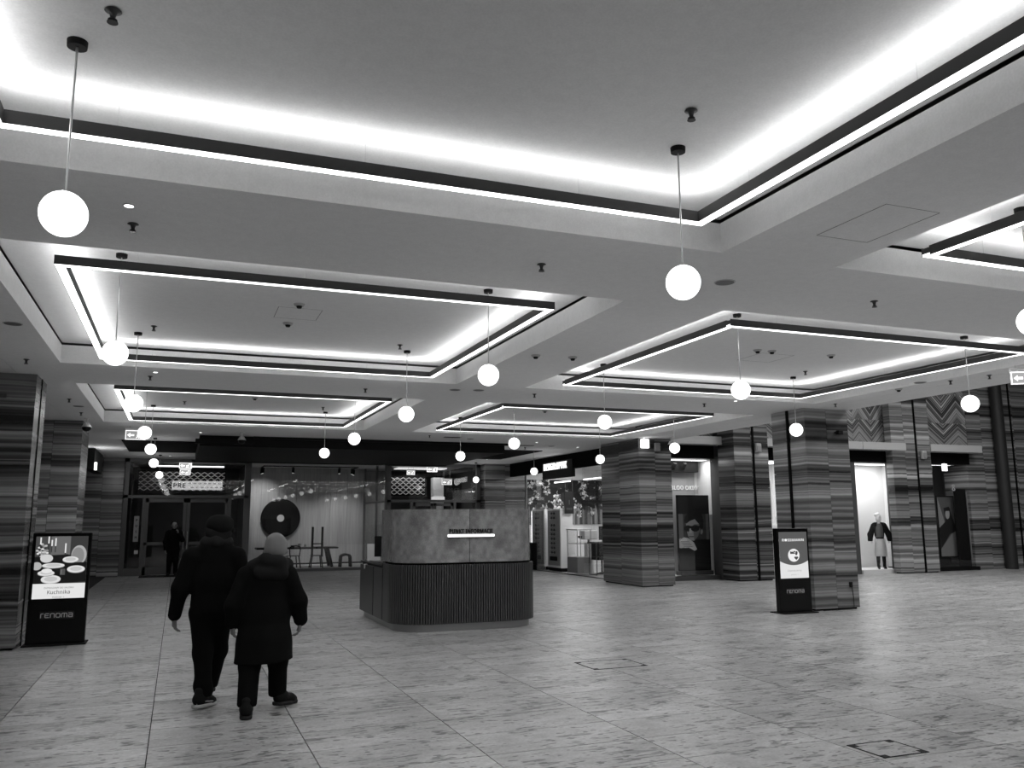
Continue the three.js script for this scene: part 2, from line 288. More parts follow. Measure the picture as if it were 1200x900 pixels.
// ------------------------------------------------------------ information desk
{
  const t = thing('information_desk', 'curved information desk with dark slatted base and grey upper screen reading PUNKT INFORMACJI', 'information desk', [0, 0, 0]);
  const X0 = 3.28, X1 = 5.78, ZF = -13.4, ZB = -16.3, R = 0.6;
  // plan outline: left side, rounded corner, front, rounded corner, right side
  function outline(inset, zl, zr, n = 12) {
    const x0 = X0 + inset, x1 = X1 - inset, zf = ZF - inset, r = R - inset, p = [[x0, zl]];
    for (let i = 0; i <= n; i++) { const a = Math.PI - i / n * Math.PI / 2; p.push([x0 + r + r * Math.cos(a), zf - r + r * Math.sin(a)]); }
    for (let i = 0; i <= n; i++) { const a = Math.PI / 2 - i / n * Math.PI / 2; p.push([x1 - r + r * Math.cos(a), zf - r + r * Math.sin(a)]); }
    p.push([x1, zr]); return p;
  }
  function wallAlong(p, y0, y1, th, from = 0, to = 1e9) {     // a thin wall swept along the outline, with metric uv along its length
    const pos = [], nor = [], uv = []; let s = 0;
    const nrm = p.map((q, i) => { const a = p[Math.max(0, i - 1)], b = p[Math.min(p.length - 1, i + 1)], dx = b[0] - a[0], dz = b[1] - a[1], l = Math.hypot(dx, dz); return [dz / l, -dx / l]; }).map(([a, b]) => [a, b]);
    // make the normals point outwards (away from the desk's middle)
    const cx = (X0 + X1) / 2, cz = (ZF + ZB) / 2; nrm.forEach((n, i) => { if ((p[i][0] - cx) * n[0] + (p[i][1] - cz) * n[1] < 0) { n[0] *= -1; n[1] *= -1; } });
    const quad = (A, B, C, D, na, nb, ua, ub, va, vb) => { pos.push(...A, ...B, ...C, ...A, ...C, ...D); nor.push(...na, ...nb, ...nb, ...na, ...nb, ...na); uv.push(ua, va, ub, va, ub, vb, ua, va, ub, vb, ua, vb); };
    const cap = (i, s) => { const q = p[i], n = nrm[i], o = [q[0], q[1]], w = [q[0] - n[0] * th, q[1] - n[1] * th], tn = [s * -n[1], 0, s * n[0]]; quad([o[0], y0, o[1]], [w[0], y0, w[1]], [w[0], y1, w[1]], [o[0], y1, o[1]], tn, tn, 0, th, y0, y1); };
    let first = -1, last = -1;
    for (let i = 0; i + 1 < p.length; i++) {
      const a = p[i], b = p[i + 1], l = Math.hypot(b[0] - a[0], b[1] - a[1]);
      if (s >= from - 1e-6 && s + l <= to + 1e-6) {
        if (first < 0) first = i; last = i + 1; const na = nrm[i], nb = nrm[i + 1], ia = [a[0] - na[0] * th, a[1] - na[1] * th], ib = [b[0] - nb[0] * th, b[1] - nb[1] * th];
        quad([a[0], y0, a[1]], [b[0], y0, b[1]], [b[0], y1, b[1]], [a[0], y1, a[1]], [na[0], 0, na[1]], [nb[0], 0, nb[1]], s, s + l, y0, y1);
        quad([ib[0], y0, ib[1]], [ia[0], y0, ia[1]], [ia[0], y1, ia[1]], [ib[0], y1, ib[1]], [-nb[0], 0, -nb[1]], [-na[0], 0, -na[1]], s + l, s, y0, y1);
        quad([a[0], y1, a[1]], [b[0], y1, b[1]], [ib[0], y1, ib[1]], [ia[0], y1, ia[1]], [0, 1, 0], [0, 1, 0], s, s + l, 0, th);
        quad([ia[0], y0, ia[1]], [ib[0], y0, ib[1]], [b[0], y0, b[1]], [a[0], y0, a[1]], [0, -1, 0], [0, -1, 0], s, s + l, 0, th);
      }
      s += l;
    }
    cap(first, -1); cap(last, 1);
    const g = new THREE.BufferGeometry(); g.setAttribute('position', new THREE.Float32BufferAttribute(pos, 3)); g.setAttribute('normal', new THREE.Float32BufferAttribute(nor, 3)); g.setAttribute('uv', new THREE.Float32BufferAttribute(uv.map((q) => q / 1.4), 2)); return g;
  }
  const pb = outline(0, ZB, ZB), pin = outline(0.06, ZB + 0.06, ZB + 0.06);
  mesh('plinth', wallAlong(pin, 0, 0.13, 0.03), std(0.32, 0.35, 0.6), t);
  mesh('base_shell', wallAlong(outline(0.03, ZB, ZB), 0.12, 1.04, 0.03), std(0.012, 0.7), t);
  // vertical slats
  const slat = []; let L = [0]; for (let i = 0; i + 1 < pb.length; i++) L.push(L[i] + Math.hypot(pb[i + 1][0] - pb[i][0], pb[i + 1][1] - pb[i][1]));
  const total = L[L.length - 1];
  for (let s = 1.95; s < total - 0.02; s += 0.042) {
    let i = 0; while (L[i + 1] < s) i++; const f = (s - L[i]) / (L[i + 1] - L[i]), x = pb[i][0] + f * (pb[i + 1][0] - pb[i][0]), z = pb[i][1] + f * (pb[i + 1][1] - pb[i][1]), a = Math.atan2(pb[i + 1][1] - pb[i][1], pb[i + 1][0] - pb[i][0]);
    const g = new THREE.BoxGeometry(0.026, 0.93, 0.034); g.rotateY(-a); g.translate(x, 0.12 + 0.465, z); slat.push(g);
  }
  const slats = mesh('slat_cladding', merge(slat), std(0.085, 0.3, 0.35), t); slats.userData.label = 'narrow dark upright slats'; slats.userData.kind = 'stuff';
  // plain left side panels with a dark joint
  mesh('side_panel', rbx(X0 - 0.015, X0 + 0.03, 0.12, 0.96, -14.42, -15.12, 0.004), std(0.05, 0.4, 0.2), t);
  mesh('side_panel', rbx(X0 - 0.015, X0 + 0.03, 0.12, 0.96, -15.16, ZB, 0.004), std(0.05, 0.4, 0.2), t);
  mesh('counter_top', merge([rbx(X0 - 0.01, X0 + 0.75, 1.0, 1.03, -14.5, ZB, 0.006), rbx(X0 + 0.55, X1 - 0.55, 0.76, 0.79, ZF - 0.15, ZF - 0.8, 0.005)]), std(0.03, 0.4), t);
  mesh('gap_shadow_band', wallAlong(outline(0.05, -14.5, ZB), 1.04, 1.08, 0.03), M.gapBlack, t);  // near-black band draws the shadow in the gap below the screen
  // upper screen in two panels with a joint in the middle of the front
  const pu = outline(0.035, -14.75, -15.0); let Lu = 0; const cum = [0]; for (let i = 0; i + 1 < pu.length; i++) { Lu += Math.hypot(pu[i + 1][0] - pu[i][0], pu[i + 1][1] - pu[i][1]); cum.push(Lu); }
  const jx = 4.49, a1 = pu.filter((q, i) => i <= 13).concat([[jx - 0.004, ZF - 0.035]]), a2 = [[jx + 0.004, ZF - 0.035]].concat(pu.slice(14));
  mesh('upper_panel', wallAlong(a1, 1.08, 1.94, 0.03), M.brushed, t); mesh('upper_panel', wallAlong(a2, 1.08, 1.94, 0.03), M.brushed, t);
  mesh('joint_filler', bx(jx - 0.05, jx + 0.05, 1.08, 1.93, ZF - 0.06, ZF - 0.08), M.gapBlack, t);
  const tg = new TextGeometry('PUNKT INFORMACJI', { font, size: 0.072, depth: 0.012, curveSegments: 4 }); tg.computeBoundingBox(); const tw = tg.boundingBox.max.x;
  tg.scale(0.76 / tw, 1, 1); tg.translate(4.13, 1.545, ZF - 0.03); mesh('lettering', tg, M.black, t).userData.label = 'black raised letters PUNKT INFORMACJI';
  mesh('lit_bar', rbx(4.11, 4.91, 1.488, 1.53, ZF - 0.035, ZF + 0.012, 0.006), glow(1.6), t); rectLight(0.78, 0.03, 1.6, 4.51, 1.509, ZF + 0.016, [0, 0, 1]);
  mesh('bar_rail', bx(4.105, 4.915, 1.474, 1.488, ZF - 0.035, ZF + 0.012), M.black, t);
  // things on the desk
  const mo = thing('monitor', 'black computer monitor on the low end of the information desk', 'monitor', [X0 + 0.27, 1.03, -15.12], -0.2);
  mesh('screen_back', rbx(-0.27, 0.27, 0.1, 0.46, -0.015, 0.015, 0.008), M.black, mo); mesh('stand', merge([bx(-0.03, 0.03, 0.0, 0.14, -0.03, -0.015), rbx(-0.12, 0.12, 0, 0.012, -0.1, 0.06, 0.004)]), M.black, mo);
  const lf = thing('leaflet_stand', 'white upright leaflet holder on the information desk beside the monitor', 'leaflet holder', [X0 + 0.12, 1.03, -15.75], 0.0);
  const lg = rbx(-0.12, 0.12, 0, 0.3, -0.01, 0.01, 0.004); lg.rotateX(-0.12); lg.translate(0, 0.01, 0); mesh('card', lg, std(0.6, 0.5), lf); mesh('foot', rbx(-0.12, 0.12, 0, 0.02, -0.05, 0.05, 0.004), std(0.5, 0.5), lf);
  tag(mesh('paper_roll', (() => { const g = new THREE.CylinderGeometry(0.045, 0.045, 0.1, 20); g.rotateZ(Math.PI / 2); g.translate(X0 + 0.03, 0.93, -15.9); return g; })(), M.offwhite), 'small white roll held under the desk top edge', 'paper roll');
  tag(mesh('desk_tray', rbx(X0 + 0.35, X0 + 0.7, 1.03, 1.07, -15.55, -15.95, 0.01), M.black), 'flat black tray at the low end of the information desk', 'tray');
}

// ------------------------------------------------------------ advertising totems
function renomaTex() {
  return canvasTex(512, 128, (g, w, h) => {
    g.fillStyle = '#050505'; g.fillRect(0, 0, w, h); g.strokeStyle = '#c8c8c8'; g.lineWidth = 12; g.lineCap = 'round'; g.lineJoin = 'round';
    const L = (...p) => { g.beginPath(); p.forEach(([x, y], i) => i ? g.lineTo(x, y) : g.moveTo(x, y)); g.stroke(); };
    L([20, 96], [20, 42], [30, 34], [58, 34]);                                         // r
    L([138, 34], [92, 34], [82, 42], [82, 88], [92, 96], [138, 96]); L([82, 65], [130, 65]); // e
    L([162, 96], [162, 42], [172, 34], [210, 34], [220, 42], [220, 96]);                // n
    L([254, 34], [294, 34], [304, 44], [304, 86], [294, 96], [254, 96], [244, 86], [244, 44], [254, 34]); // o
    L([328, 96], [328, 42], [338, 34], [396, 34], [406, 42], [406, 96]); L([367, 34], [367, 96]); // m
    L([430, 34], [478, 34], [488, 42], [488, 96], [440, 96], [430, 88], [430, 72], [440, 64], [488, 64]); // a
  });
}
function totem(label, x, z, w, h, screenTex, sy0, sy1, lit) {
  const t = thing('advertising_totem', label, 'advertising screen', [x, 0, z]); const half = w / 2;
  mesh('foot_plate', rbx(-half - 0.03, half + 0.03, 0, 0.02, -0.22, 0.2, 0.008), M.black, t);
  mesh('body', rbx(-half, half, 0.02, h, -0.06, 0.06, 0.012), M.gloss, t);
  const g = new THREE.BoxGeometry(w - 0.09, sy1 - sy0, 0.006); g.translate(0, (sy0 + sy1) / 2, 0.0615);
  const sm = glow(lit, screenTex); const scr = mesh('screen', g, sm, t); scr.userData.label = 'lit advertising display';
  const lg = new THREE.BoxGeometry(w * 0.58, w * 0.145, 0.003); lg.translate(0, sy0 - 0.24, 0.061);
  mesh('logo_plate', lg, new THREE.MeshStandardMaterial({ map: renomaTex(), roughness: 0.3 }), t).userData.label = 'light grey lettering renoma';
  rectLight(w - 0.1, sy1 - sy0, lit * 0.35, x, (sy0 + sy1) / 2, z + 0.07, [0, 0, 1]);
}
const kitchenTex = canvasTex(512, 704, (g, w, h) => {
  g.fillStyle = '#4a4a4a'; g.fillRect(0, 0, w, h); g.fillStyle = '#6c6c6c'; g.fillRect(150, 0, 190, 210); g.fillStyle = '#3a3a3a'; g.fillRect(340, 0, 172, 260);
  g.fillStyle = '#0c0c0c'; g.beginPath(); g.moveTo(0, 230); g.lineTo(320, 205); g.lineTo(512, 300); g.lineTo(512, 520); g.lineTo(0, 540); g.fill();
  const ell = (x, y, a, b, c) => { g.fillStyle = c; g.beginPath(); g.ellipse(x, y, a, b, 0, 0, 7); g.fill(); };
  for (const [x, y, l] of [[40, 10, 80], [118, 0, 80], [150, 40, 70], [186, 20, 90], [286, 80, 110]]) { g.fillStyle = '#f2f2f2'; g.fillRect(x, y, 14, l); g.fillStyle = '#222'; g.fillRect(x + 3, y + l, 8, 70); }
  for (let i = 0; i < 60; i++) { const r = i * 2.4; ell(70 + 62 * Math.sin(r * 1.7) * ((i % 7) / 7), 160 + 90 * Math.cos(r * 1.1) * ((i % 5) / 5), 14, 11, ['#e8e8e8', '#9a9a9a', '#2a2a2a', '#c8c8c8'][i % 4]); }
  ell(430, 215, 76, 110, '#b8b8b8'); ell(420, 225, 62, 96, '#8f8f8f'); g.fillStyle = '#0c0c0c'; g.fillRect(340, 300, 172, 40);
  const plate = (x, y, a, b) => { ell(x, y + 8, a, b, '#9a9a9a'); ell(x, y, a, b, '#ececec'); ell(x, y - 2, a * 0.66, b * 0.6, '#cfcfcf'); };
  plate(350, 265, 78, 34); plate(410, 375, 88, 40); plate(185, 330, 110, 28); plate(170, 485, 96, 46); plate(120, 415, 82, 30);
  ell(25, 335, 48, 46, '#bdbdbd'); ell(115, 250, 62, 48, '#dedede'); ell(125, 390, 52, 26, '#f4f4f4'); g.fillStyle = '#555'; g.fillRect(255, 370, 50, 70); g.fillStyle = '#777'; g.fillRect(262, 380, 10, 50);
  g.fillStyle = '#f4f4f4'; g.fillRect(0, 535, w, h - 535); g.fillStyle = '#777'; g.font = '25px sans-serif'; g.textAlign = 'center'; g.fillText('ZAPRASZAMY DO SALONU', w / 2, 592); g.fillStyle = '#222'; g.font = '56px sans-serif'; g.fillText('Kuchnika', w / 2, 652); g.fillStyle = '#777'; g.font = '24px sans-serif'; g.fillText('POZIOM -1', w / 2, 698);
});
const drugTex = canvasTex(400, 740, (g, w, h) => {
  g.fillStyle = '#5c5c5c'; g.fillRect(0, 0, w, h); g.fillStyle = '#f2f2f2'; g.beginPath(); g.moveTo(0, 465); g.quadraticCurveTo(200, 600, 400, 465); g.lineTo(400, h); g.lineTo(0, h); g.fill();
  g.fillStyle = '#fff'; g.font = 'bold 58px sans-serif'; g.textAlign = 'center'; g.fillText('ROSSMANN', w / 2, 150);
  const tw = g.measureText('ROSSMANN').width, rw = g.measureText('R').width, ow = g.measureText('O').width; g.beginPath(); g.arc(w / 2 - tw / 2 + rw + ow / 2, 129, 17, 0, 7); g.fill();
  g.beginPath(); g.ellipse(200, 375, 82, 104, 0, 0, 7); g.fill(); g.fillStyle = '#444'; g.beginPath(); g.ellipse(188, 320, 42, 16, -0.15, 0, 7); g.fill(); g.fillRect(150, 336, 70, 16); g.beginPath(); g.ellipse(240, 342, 16, 34, 0.2, 0, 7); g.fill(); g.beginPath(); g.arc(222, 412, 16, 0, 7); g.arc(246, 412, 16, 0, 7); g.fill(); g.beginPath(); g.moveTo(206, 418); g.lineTo(234, 452); g.lineTo(262, 418); g.fill(); g.fillStyle = '#fff'; g.beginPath(); g.ellipse(188, 312, 26, 6, -0.15, 0, 7); g.fill();
  g.fillStyle = '#b4b4b4'; g.font = '38px sans-serif'; g.fillText('Zapraszamy', w / 2, 632); g.font = '24px sans-serif'; g.fillText('poziom -1', w / 2, 690);
});
totem('tall black advertising screen showing a set dinner table and the word Kuchnika', -1.585, -14.4, 0.78, 1.61, kitchenTex, 0.66, 1.56, 0.85);
totem('tall black advertising screen showing a drugstore advert with round emblem', 10.92, -13.36, 0.74, 1.57, drugTex, 0.64, 1.5, 0.85);

// ------------------------------------------------------------ people: smooth skin over joints
function sdf(bones, k, cell, cut) {   // bones: [ax,ay,az,ra,bx,by,bz,rb,squashZ]
  const lo = [1e9, 1e9, 1e9], hi = [-1e9, -1e9, -1e9];
  for (const b of bones) for (const o of [0, 4]) for (let i = 0; i < 3; i++) { lo[i] = Math.min(lo[i], b[o + i] - b[o + 3] - 0.03); hi[i] = Math.max(hi[i], b[o + i] + b[o + 3] + 0.03); }
  const half = Math.max(hi[0] - lo[0], hi[1] - lo[1], hi[2] - lo[2]) / 2 + 3 * cell, c = [0, 1, 2].map((i) => (lo[i] + hi[i]) / 2), n = Math.min(128, Math.ceil(2 * half / cell));
  const mc = new MarchingCubes(n, new THREE.MeshStandardMaterial(), false, false, 120000); mc.isolation = 0; const F = mc.field, S = n / 2;
  F.fill(-1);
  for (let z = 0; z < n; z++) { const wz = c[2] + (z - S) / S * half; if (wz < lo[2] || wz > hi[2]) continue; for (let y = 0; y < n; y++) { const wy = c[1] + (y - S) / S * half; if (wy < lo[1] || wy > hi[1]) continue; for (let x = 0; x < n; x++) {
    const wx = c[0] + (x - S) / S * half; if (wx < lo[0] || wx > hi[0]) continue; let d = 1e3;
    for (const b of bones) {
      const q = b[8] || 1, ax = b[0], ay = b[1], az = b[2] / q, ux = b[4] - ax, uy = b[5] - ay, uz = b[6] / q - az, vx = wx - ax, vy = wy - ay, vz = wz / q - az, l = ux * ux + uy * uy + uz * uz;
      let t = l > 1e-9 ? (vx * ux + vy * uy + vz * uz) / l : 0; t = t < 0 ? 0 : t > 1 ? 1 : t; const dx = vx - t * ux, dy = vy - t * uy, dz = vz - t * uz, e = Math.sqrt(dx * dx + dy * dy + dz * dz) - (b[3] + t * (b[7] - b[3]));
      const h = Math.max(k - Math.abs(d - e), 0) / k; d = Math.min(d, e) - h * h * k * 0.25;
    }
    if (cut) d = Math.max(d, cut(wx, wy, wz)); F[x + y * n + z * n * n] = -d;
  } } }
  mc.update(); const cnt = mc.count, g = new THREE.BufferGeometry(), P = new Float32Array(cnt * 3);
  for (let i = 0; i < cnt * 3; i++) P[i] = mc.positionArray[i] * half + c[i % 3];
  const N = mc.normalArray.slice(0, cnt * 3); g.setAttribute('position', new THREE.BufferAttribute(P, 3)); g.setAttribute('normal', new THREE.BufferAttribute(N, 3)); g.setAttribute('uv', new THREE.BufferAttribute(new Float32Array(cnt * 2), 2)); return g;
}
function handGeo(side, curl, at, rx, ry, rz) {   // hangs down -y from the wrist, palm towards the body, thumb forwards (-z)
  const B = [[0, 0.02, 0, 0.024, 0, -0.03, 0, 0.026], [0, -0.03, -0.02, 0.017, 0, -0.085, -0.03, 0.015], [0, -0.03, 0.02, 0.016, 0, -0.08, 0.03, 0.014], [0, -0.03, 0, 0.018, 0, -0.085, 0, 0.015]];
  const fin = [[-0.033, 0.068, 0.0092], [-0.011, 0.076, 0.0094], [0.011, 0.07, 0.009], [0.032, 0.055, 0.0082]];
  for (const [z, l, r] of fin) { let p = [0, -0.088, z], a = 0.15; for (let i = 0; i < 3; i++) { a += curl; const s = l * [0.45, 0.32, 0.25][i], q = [p[0] - side * Math.sin(a) * s, p[1] - Math.cos(a) * s, p[2]]; B.push([...p, r * (1 - 0.06 * i), ...q, r * (0.93 - 0.06 * i)]); p = q; } }
  B.push([0, -0.025, -0.025, 0.014, -side * 0.012, -0.055, -0.052, 0.0115], [-side * 0.012, -0.055, -0.052, 0.0112, -side * 0.022, -0.09, -0.058, 0.0095]);
  const g = sdf(B, 0.008, 0.0035); g.rotateX(rx); g.rotateY(ry); g.rotateZ(rz); g.translate(...at); return g;
}
function headGeo(at, turn, nod) {
  const B = [[0, 0.05, 0.012, 0.088, 0, 0.05, -0.02, 0.086], [0, -0.03, -0.045, 0.058, 0, -0.06, -0.06, 0.04], [0, 0.0, -0.03, 0.074, 0, -0.03, -0.045, 0.06], [0, 0.012, -0.1, 0.012, 0, -0.018, -0.122, 0.015], [-0.03, 0.03, -0.095, 0.016, -0.02, 0.03, -0.098, 0.015], [0.03, 0.03, -0.095, 0.016, 0.02, 0.03, -0.098, 0.015], [-0.02, -0.055, -0.1, 0.009, 0.02, -0.055, -0.1, 0.009], [-0.05, 0.044, -0.092, 0.01, 0.05, 0.044, -0.092, 0.01], [-0.084, 0.018, 0, 0.012, -0.09, -0.02, 0.004, 0.01], [0.084, 0.018, 0, 0.012, 0.09, -0.02, 0.004, 0.01], [0, -0.03, 0.02, 0.058, 0, -0.16, 0.03, 0.06]];
  const g = sdf(B, 0.018, 0.006); g.rotateX(nod); g.rotateY(turn); g.translate(...at); return g;
}
const cloth = (c, r = 0.95) => new THREE.MeshPhysicalMaterial({ color: new THREE.Color().setRGB(c, c, c), roughness: r, specularIntensity: 0.15, bumpMap: stoneB, bumpScale: 0.0008 });
const skinM = std(0.2, 0.6);
function shoeGeos(heel, toe, w, lift) {   // upper and sole as swept rounded shapes
  const [hx, hz] = heel, [tx, tz] = toe, dx = tx - hx, dz = tz - hz, l = Math.hypot(dx, dz), u = [dx / l, dz / l];
  const at = (f, y) => [hx + u[0] * l * f, y, hz + u[1] * l * f];
  const y = (f) => 0.03 + lift * (1 - f);
  const upper = sdf([[...at(0.02, y(0) + 0.045), w * 0.5, ...at(0.25, y(0.25) + 0.055), w * 0.52], [...at(0.25, y(0.25) + 0.05), w * 0.5, ...at(0.75, y(0.75) + 0.02), w * 0.46], [...at(0.75, y(0.75) + 0.02), w * 0.45, ...at(0.95, y(1) + 0.012), w * 0.38], [...at(0.1, y(0) + 0.05), w * 0.48, ...at(0.12, y(0) + 0.12), w * 0.46]], 0.03, 0.008, (a, b, c) => { const f = ((a - hx) * u[0] + (c - hz) * u[1]) / l; return y(f) - 0.004 - b; });
  const sole = sdf([[...at(0, y(0) - 0.006), w * 0.53, ...at(0.5, y(0.5) - 0.006), w * 0.5], [...at(0.5, y(0.5) - 0.006), w * 0.5, ...at(0.95, y(1) - 0.006), w * 0.45]], 0.02, 0.008, (a, b, c) => { const f = ((a - hx) * u[0] + (c - hz) * u[1]) / l; return Math.max(b - (y(f) + 0.004), y(f) - 0.028 - b); });
  return [upper, sole];
}
function person(label, pos, turn, S) {
  const t = thing('person', label, 'person', pos, turn);
  const arm = (a) => [[...a[0], 0.045, ...a[1], 0.038], [...a[1], 0.038, ...a[2], 0.027]];
  const core = [[0, 0.95 * S.s, 0, 0.11, S.neck[0], S.neck[1] - 0.1, S.neck[2], 0.11, 0.8], [...S.armL[0], 0.05, ...S.armR[0], 0.05], [S.neck[0], S.neck[1] - 0.1, S.neck[2], 0.07, ...S.neck, 0.052], ...arm(S.armL), ...arm(S.armR), ...[S.legL, S.legR].flatMap((a) => [[...a[0], 0.075, ...a[1], 0.05], [...a[1], 0.05, ...a[2], 0.035]])];
  mesh('body', merge([sdf(core, 0.04, 0.017), headGeo(S.head, S.turn, S.nod), handGeo(-1, S.curl, S.armL[2], S.hl[0], S.hl[1], S.hl[2]), handGeo(1, S.curl, S.armR[2], S.hr[0], S.hr[1], S.hr[2])]), skinM, t);
  mesh('trousers', sdf(S.trousers, 0.05, 0.014, (x, y) => S.cuff - y), cloth(0.006), t);
  mesh('coat', sdf(S.coat, 0.05, 0.013, S.coatCut), cloth(S.coatC || 0.007), t);
  for (const [heel, toe, w, lift, white] of S.shoes) { const [a, b] = shoeGeos(heel, toe, w, lift); const sh = mesh('shoe', a, cloth(0.012, 0.6), t); mesh('sole', b, white ? std(0.55, 0.6) : std(0.012, 0.8), sh); }
  return t;
}
{ // man in a flat cap
  const S = { s: 1, neck: [0.02, 1.52, 0], head: [0.035, 1.645, -0.02], turn: -0.45, nod: -0.05, curl: 0.32, hl: [0.1, 0.3, 0.1], hr: [0, 0, 0], coatC: 0.006,
    armL: [[-0.21, 1.41, 0], [-0.295, 1.12, 0.03], [-0.335, 0.845, -0.03]], armR: [[0.22, 1.41, 0], [0.3, 1.12, 0.03], [0.27, 0.84, -0.06]],
    legL: [[-0.085, 0.9, 0], [-0.06, 0.5, 0], [-0.035, 0.11, 0.06]], legR: [[0.09, 0.9, 0], [0.085, 0.5, -0.16], [0.04, 0.15, -0.42]], cuff: 0.11,
    coat: [[0, 0.93, 0, 0.185, 0, 1.2, 0, 0.2, 0.75], [0, 1.2, 0, 0.205, 0, 1.36, 0, 0.19, 0.72], [-0.17, 1.42, 0, 0.088, 0.17, 1.42, 0, 0.088], [-0.21, 1.415, 0, 0.088, -0.295, 1.12, 0.03, 0.078], [-0.295, 1.12, 0.03, 0.076, -0.333, 0.87, -0.028, 0.062], [0.22, 1.415, 0, 0.088, 0.3, 1.12, 0.03, 0.078], [0.3, 1.12, 0.03, 0.076, 0.272, 0.87, -0.055, 0.06], [-0.06, 1.5, 0.03, 0.08, 0.08, 1.5, 0.03, 0.08], [0, 0.86, 0, 0.19, 0, 0.95, 0, 0.185, 0.78]],
    coatCut: (x, y) => (Math.abs(x) < 0.235 ? 0.875 - y : -1),
    trousers: [[-0.07, 0.9, 0, 0.13, 0.07, 0.9, 0, 0.13], [-0.085, 0.86, 0, 0.115, -0.06, 0.5, 0, 0.088], [-0.06, 0.5, 0, 0.088, -0.035, 0.1, 0.06, 0.072], [0.085, 0.86, 0, 0.115, 0.085, 0.5, -0.15, 0.088], [0.085, 0.5, -0.15, 0.088, 0.04, 0.12, -0.4, 0.07], [-0.055, 0.2, 0.04, 0.074, -0.03, 0.17, 0.05, 0.072]],
    shoes: [[[-0.09, 0.12], [0.06, -0.06], 0.1, 0.012, true], [[0.02, -0.42], [0.06, -0.66], 0.1, 0.0, true]] };
  const t = person('man in black hip-length coat, dark trousers and flat cap walking away', [0.35, 0, -9.03], 0, S);
  mesh('cap', sdf([[0.0, 1.735, 0.03, 0.085, 0.09, 1.735, -0.02, 0.085], [0.02, 1.715, -0.03, 0.1, 0.06, 1.715, 0.03, 0.1], [0.1, 1.7, -0.08, 0.06, 0.165, 1.672, -0.11, 0.026], [0.06, 1.69, -0.13, 0.05, 0.14, 1.672, -0.12, 0.03]], 0.04, 0.009, (x, y, z) => 1.65 - y), cloth(0.012), t);
  mesh('hair', sdf([[-0.01, 1.65, 0.02, 0.085, 0.07, 1.65, 0.02, 0.085], [0.02, 1.58, 0.04, 0.07, 0.04, 1.58, 0.04, 0.07]], 0.03, 0.009, (x, y, z) => -0.02 - z), cloth(0.02), t);
  mesh('collar', sdf([[-0.075, 1.555, 0.03, 0.055, 0.01, 1.565, 0.08, 0.055], [0.01, 1.565, 0.08, 0.055, 0.115, 1.555, 0.02, 0.055], [-0.075, 1.555, 0.03, 0.055, -0.05, 1.51, -0.08, 0.045], [0.115, 1.555, 0.02, 0.055, 0.06, 1.51, -0.08, 0.045]], 0.03, 0.01), cloth(0.022), t);
  mesh('swoosh_stripe', tube([[-0.1, 0.055, 0.155], [-0.04, 0.075, 0.135], [0.02, 0.06, 0.075], [0.055, 0.05, 0.02]], 0.006, 6), std(0.5, 0.7), t).userData.label = 'pale stripe along the shoe';
}
